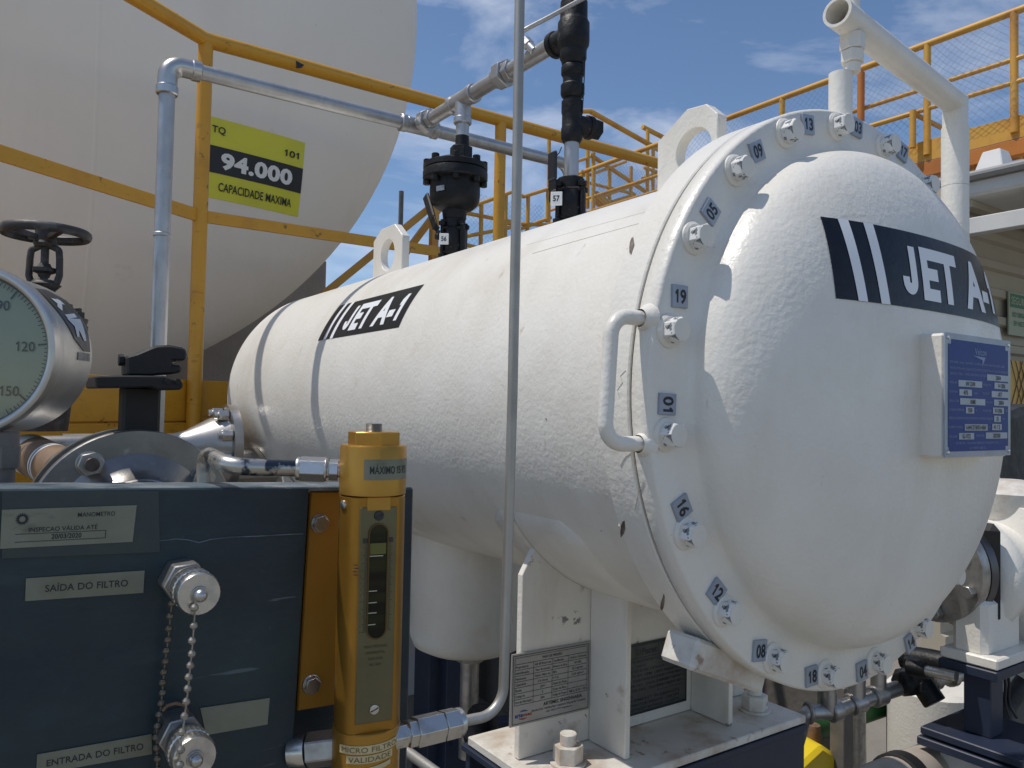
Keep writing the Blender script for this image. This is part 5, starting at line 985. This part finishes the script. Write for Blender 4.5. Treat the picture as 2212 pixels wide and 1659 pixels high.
h = MB(); hps = [at(2215, 1470, D=1.9), at(2170, 1530, D=1.9), at(2165, 1590, D=1.85), at(2200, 1650, D=1.8), at(2260, 1700, D=1.8)]; h.tube(hps, .022, .08, 16); tag(h.build('black_hose', RUBBER, None, hps[2]), 'black rubber hose curving behind the pump stand', 'hose')
for k, dx in enumerate((0, 8)):
    h = MB(); h.tube([at(2168 + dx, 1440, D=1.75), at(2172 + dx, 1480, D=1.75), at(2170 + dx, 1520, D=1.75), at(2180 + dx * 2, 1550, D=1.76)], .0035, .04, 8); tag(h.build('cable', INK, None, at(2170 + dx, 1480, D=1.75)), ('thin black cable', 'second thin black cable, nearer the frame edge,')[k] + ' hanging beside the pump stand post', 'cable')
wt = at(2014, 1560, D=2.15); tag(MB().lathe([(-ZA - wt.z, .115), (.095, .115), (.105, .10), (.108, 0)], wt, (0, 0, 1), 40).build('white_drum', WHITE, None, (wt.x, wt.y, -ZA)), 'white painted upright drum behind the drain pipework, half in sun', 'drum')
tag(MB().tube([at(1950, 1418, D=2.0), at(2010, 1428, D=1.95), at(2130, 1455, D=1.86)], .030, .05, 16).build('black_pipe', BLACK, None, at(2000, 1428, D=1.95)), 'thick black pipe passing under the pump foot', 'pipe')
# black tarpaulin bundle and its hook
tb = thing('tarpaulin_bundle', 'black tarpaulin covered box at the right edge, above the white pump', 'cover', at(2190, 1130, D=2.0))
m = MB(); base = [(2128, 935), (2160, 905), (2215, 880), (2330, 872), (2330, 1135), (2215, 1133), (2155, 1118), (2150, 1060), (2135, 1010)]
m.prism([at(x, y, Y=.52) for x, y in base], (.10, .40, 0)); m.build('cover', RUBBER, tb, bevel=.02)
hk = at(2152, 1038, Y=.50); m = MB(); m.tube([hk + Vector((math.cos(R_(a)) * .016, 0, math.sin(R_(a)) * .016)) for a in range(-60, 200, 20)], .0045, 0, 10); m.build('hook', LBLW, tb)
m = MB(); cps = [at(2150, 1062, Y=.50), at(2176, 1075, Y=.49), at(2196, 1098, Y=.49), at(2188, 1108, Y=.49), at(2160, 1090, Y=.49), at(2146, 1070, Y=.5)]; m.tube(cps, .003, .01, 8); m.build('cord', RUBBER, tb)
bs = at(2150, 1090, Y=.95); MB().box((bs.x + .35, .97, bs.z - .15), (.85, .06, .55)).build('back_board', BUND, tb)
# ================================================================ white shed beyond the lid
sh = thing('shed', 'pale ribbed shed with a flat overhanging roof, behind the lid davit', 'shed', (3.6, 1.6, -ZA))
SX = 2.6; Yw = 1.18
zr0, zr1 = at(2110, 422, X=SX).z, at(2110, 386, X=SX).z
MB().box((SX + 1.7, .3, (zr0 + zr1) / 2), (3.4, 2.3, zr1 - zr0)).build('roof', ROOFW, sh, bevel=.012)
MB().box((SX + .02, .3, zr1 + .012), (.12, 2.32, .035)).build('roof_edge', mat('grey_flashing', (.30, .30, .30), .5), sh, bevel=.012)
zb0, zb1 = at(2110, 503, X=SX).z, at(2110, 468, X=SX).z
MB().box((SX + .03, .2, (zb0 + zb1) / 2), (.06, 2.0, zb1 - zb0)).build('side_beam', ROOFW, sh, bevel=.003)
cl = MB(); n = 10; z0w = -ZA; H_ = zr0 + ZA; prof = []
k = 0; z = z0w
while z < zr0 - .02: prof += [(z, 0), (z + .075, 0), (z + .085, .022), (z + .120, .022), (z + .130, 0)]; z += .130
pts = [(y_, z_) for z_, y_ in prof]
V0 = [cl.v((SX - .05, Yw - y_, z_)) for y_, z_ in pts]; V1 = [cl.v((SX + 3.4, Yw - y_, z_)) for y_, z_ in pts]; V2 = [cl.v((SX - .05, Yw + .08, z_)) for y_, z_ in pts]; V3 = [cl.v((SX + 3.4, Yw + .08, z_)) for y_, z_ in pts]
for i in range(len(pts) - 1): cl.face([V0[i], V0[i + 1], V1[i + 1], V1[i]]); cl.face([V2[i], V3[i], V3[i + 1], V2[i + 1]]); cl.face([V0[i], V2[i], V2[i + 1], V0[i + 1]])
bmesh.ops.remove_doubles(cl.bm, verts=list(cl.bm.verts), dist=.0002)
cl.build('ribbed_wall', BEIGE, sh)
m = MB()
for i in range(8): m.box((SX + 1.7, -.70 + .26 * i, zr0 - .016), (3.3, .05, .03))
m.build('ceiling_ribs', BEIGE, sh)
for y in (-.75,): MB().box((SX + .045, y, (zb0 - ZA) / 2), (.07, .07, zb0 + ZA - .002)).build('post', ROOFW, sh)
s0_, s1_ = at(2182, 628, Y=Yw - .04), at(2178, 722, Y=Yw - .04); so_ = s1_; H_ = s0_.z - s1_.z; W_ = H_ * 1.45
sgn = MB().box((s0_.x + W_ / 2, Yw - .032, (s0_.z + s1_.z) / 2), (W_, .008, H_)).build('safety_sign', mat('pale_sign', (.36, .40, .30), .5), sh, bevel=.001, label='pale safety sign reading SEGURANÇA')
K = lambda off: (lambda u, v: Vector((s0_.x + u, Yw - .0362 - off, s0_.z + v)))
MB().flat(([(.01, -.01), (W_ - .01, -.01), (W_ - .01, -H_ * .36), (.01, -H_ * .36)], [[0, 1, 2, 3]]), K(.0005)).build('green_band', SGREEN, sgn)
MB().flat(shift(fit('SEGURANÇA', W_ * .88, H_ * .17, .02), W_ / 2, -H_ * .2), K(.0015)).build('sign_lettering', mat('sign_pale_print', (.40, .44, .34), .5), sgn)
m = MB()
for k, s_ in enumerate(('USO OBRIGATÓRIO DE', 'EPI NESTA ÁREA')): m.flat(shift(fit(s_, W_ * (.8 - .1 * k), H_ * .11, .015), W_ * .5, -H_ * (.52 + .2 * k)), K(.0008))
m.build('sign_small_print', SGREEN, sgn)
yb = thing('yellow_screen', 'sunlit yellow mesh screen at the right edge under the safety sign', 'screen', at(2200, 860, Y=1.0))
a, b = at(2178, 778, Y=1.0), at(2176, 885, Y=1.0); MB().box((a.x + .5, 1.0, (a.z + b.z) / 2), (1.0, .01, a.z - b.z)).build('sheet', mat('sunlit_yellow_sheet', (.62, .42, .12), .6), yb)
m = MB()
for i in range(22): m.bar((a.x + .045 * i, .992, b.z), (a.x + .045 * i + .12, .992, a.z), .003, .003, (0, 1, 0)); m.bar((a.x + .045 * i + .12, .990, b.z), (a.x + .045 * i, .990, a.z), .003, .003, (0, 1, 0))
m.build('mesh', RUST, yb)
MB().box((a.x + .9, 1.02, (b.z - ZA) / 2), (.05, .05, b.z + ZA)).build('post', YELD, yb)
cb = at(2150, 371, X=3.0); kx = px(cb); m = MB(); w0, w1 = 31 * kx, 19 * kx; h_ = 44 * kx
m.lathe([(0, w0 * 1.35), (h_, w1 * 1.35)], cb, (0, 0, 1), 4, (1, .9, 0)); tag(m.build('vent_cowl', ROOFW, None, cb, bevel=.004), 'small white tapered cowl standing on the shed roof', 'cowl')
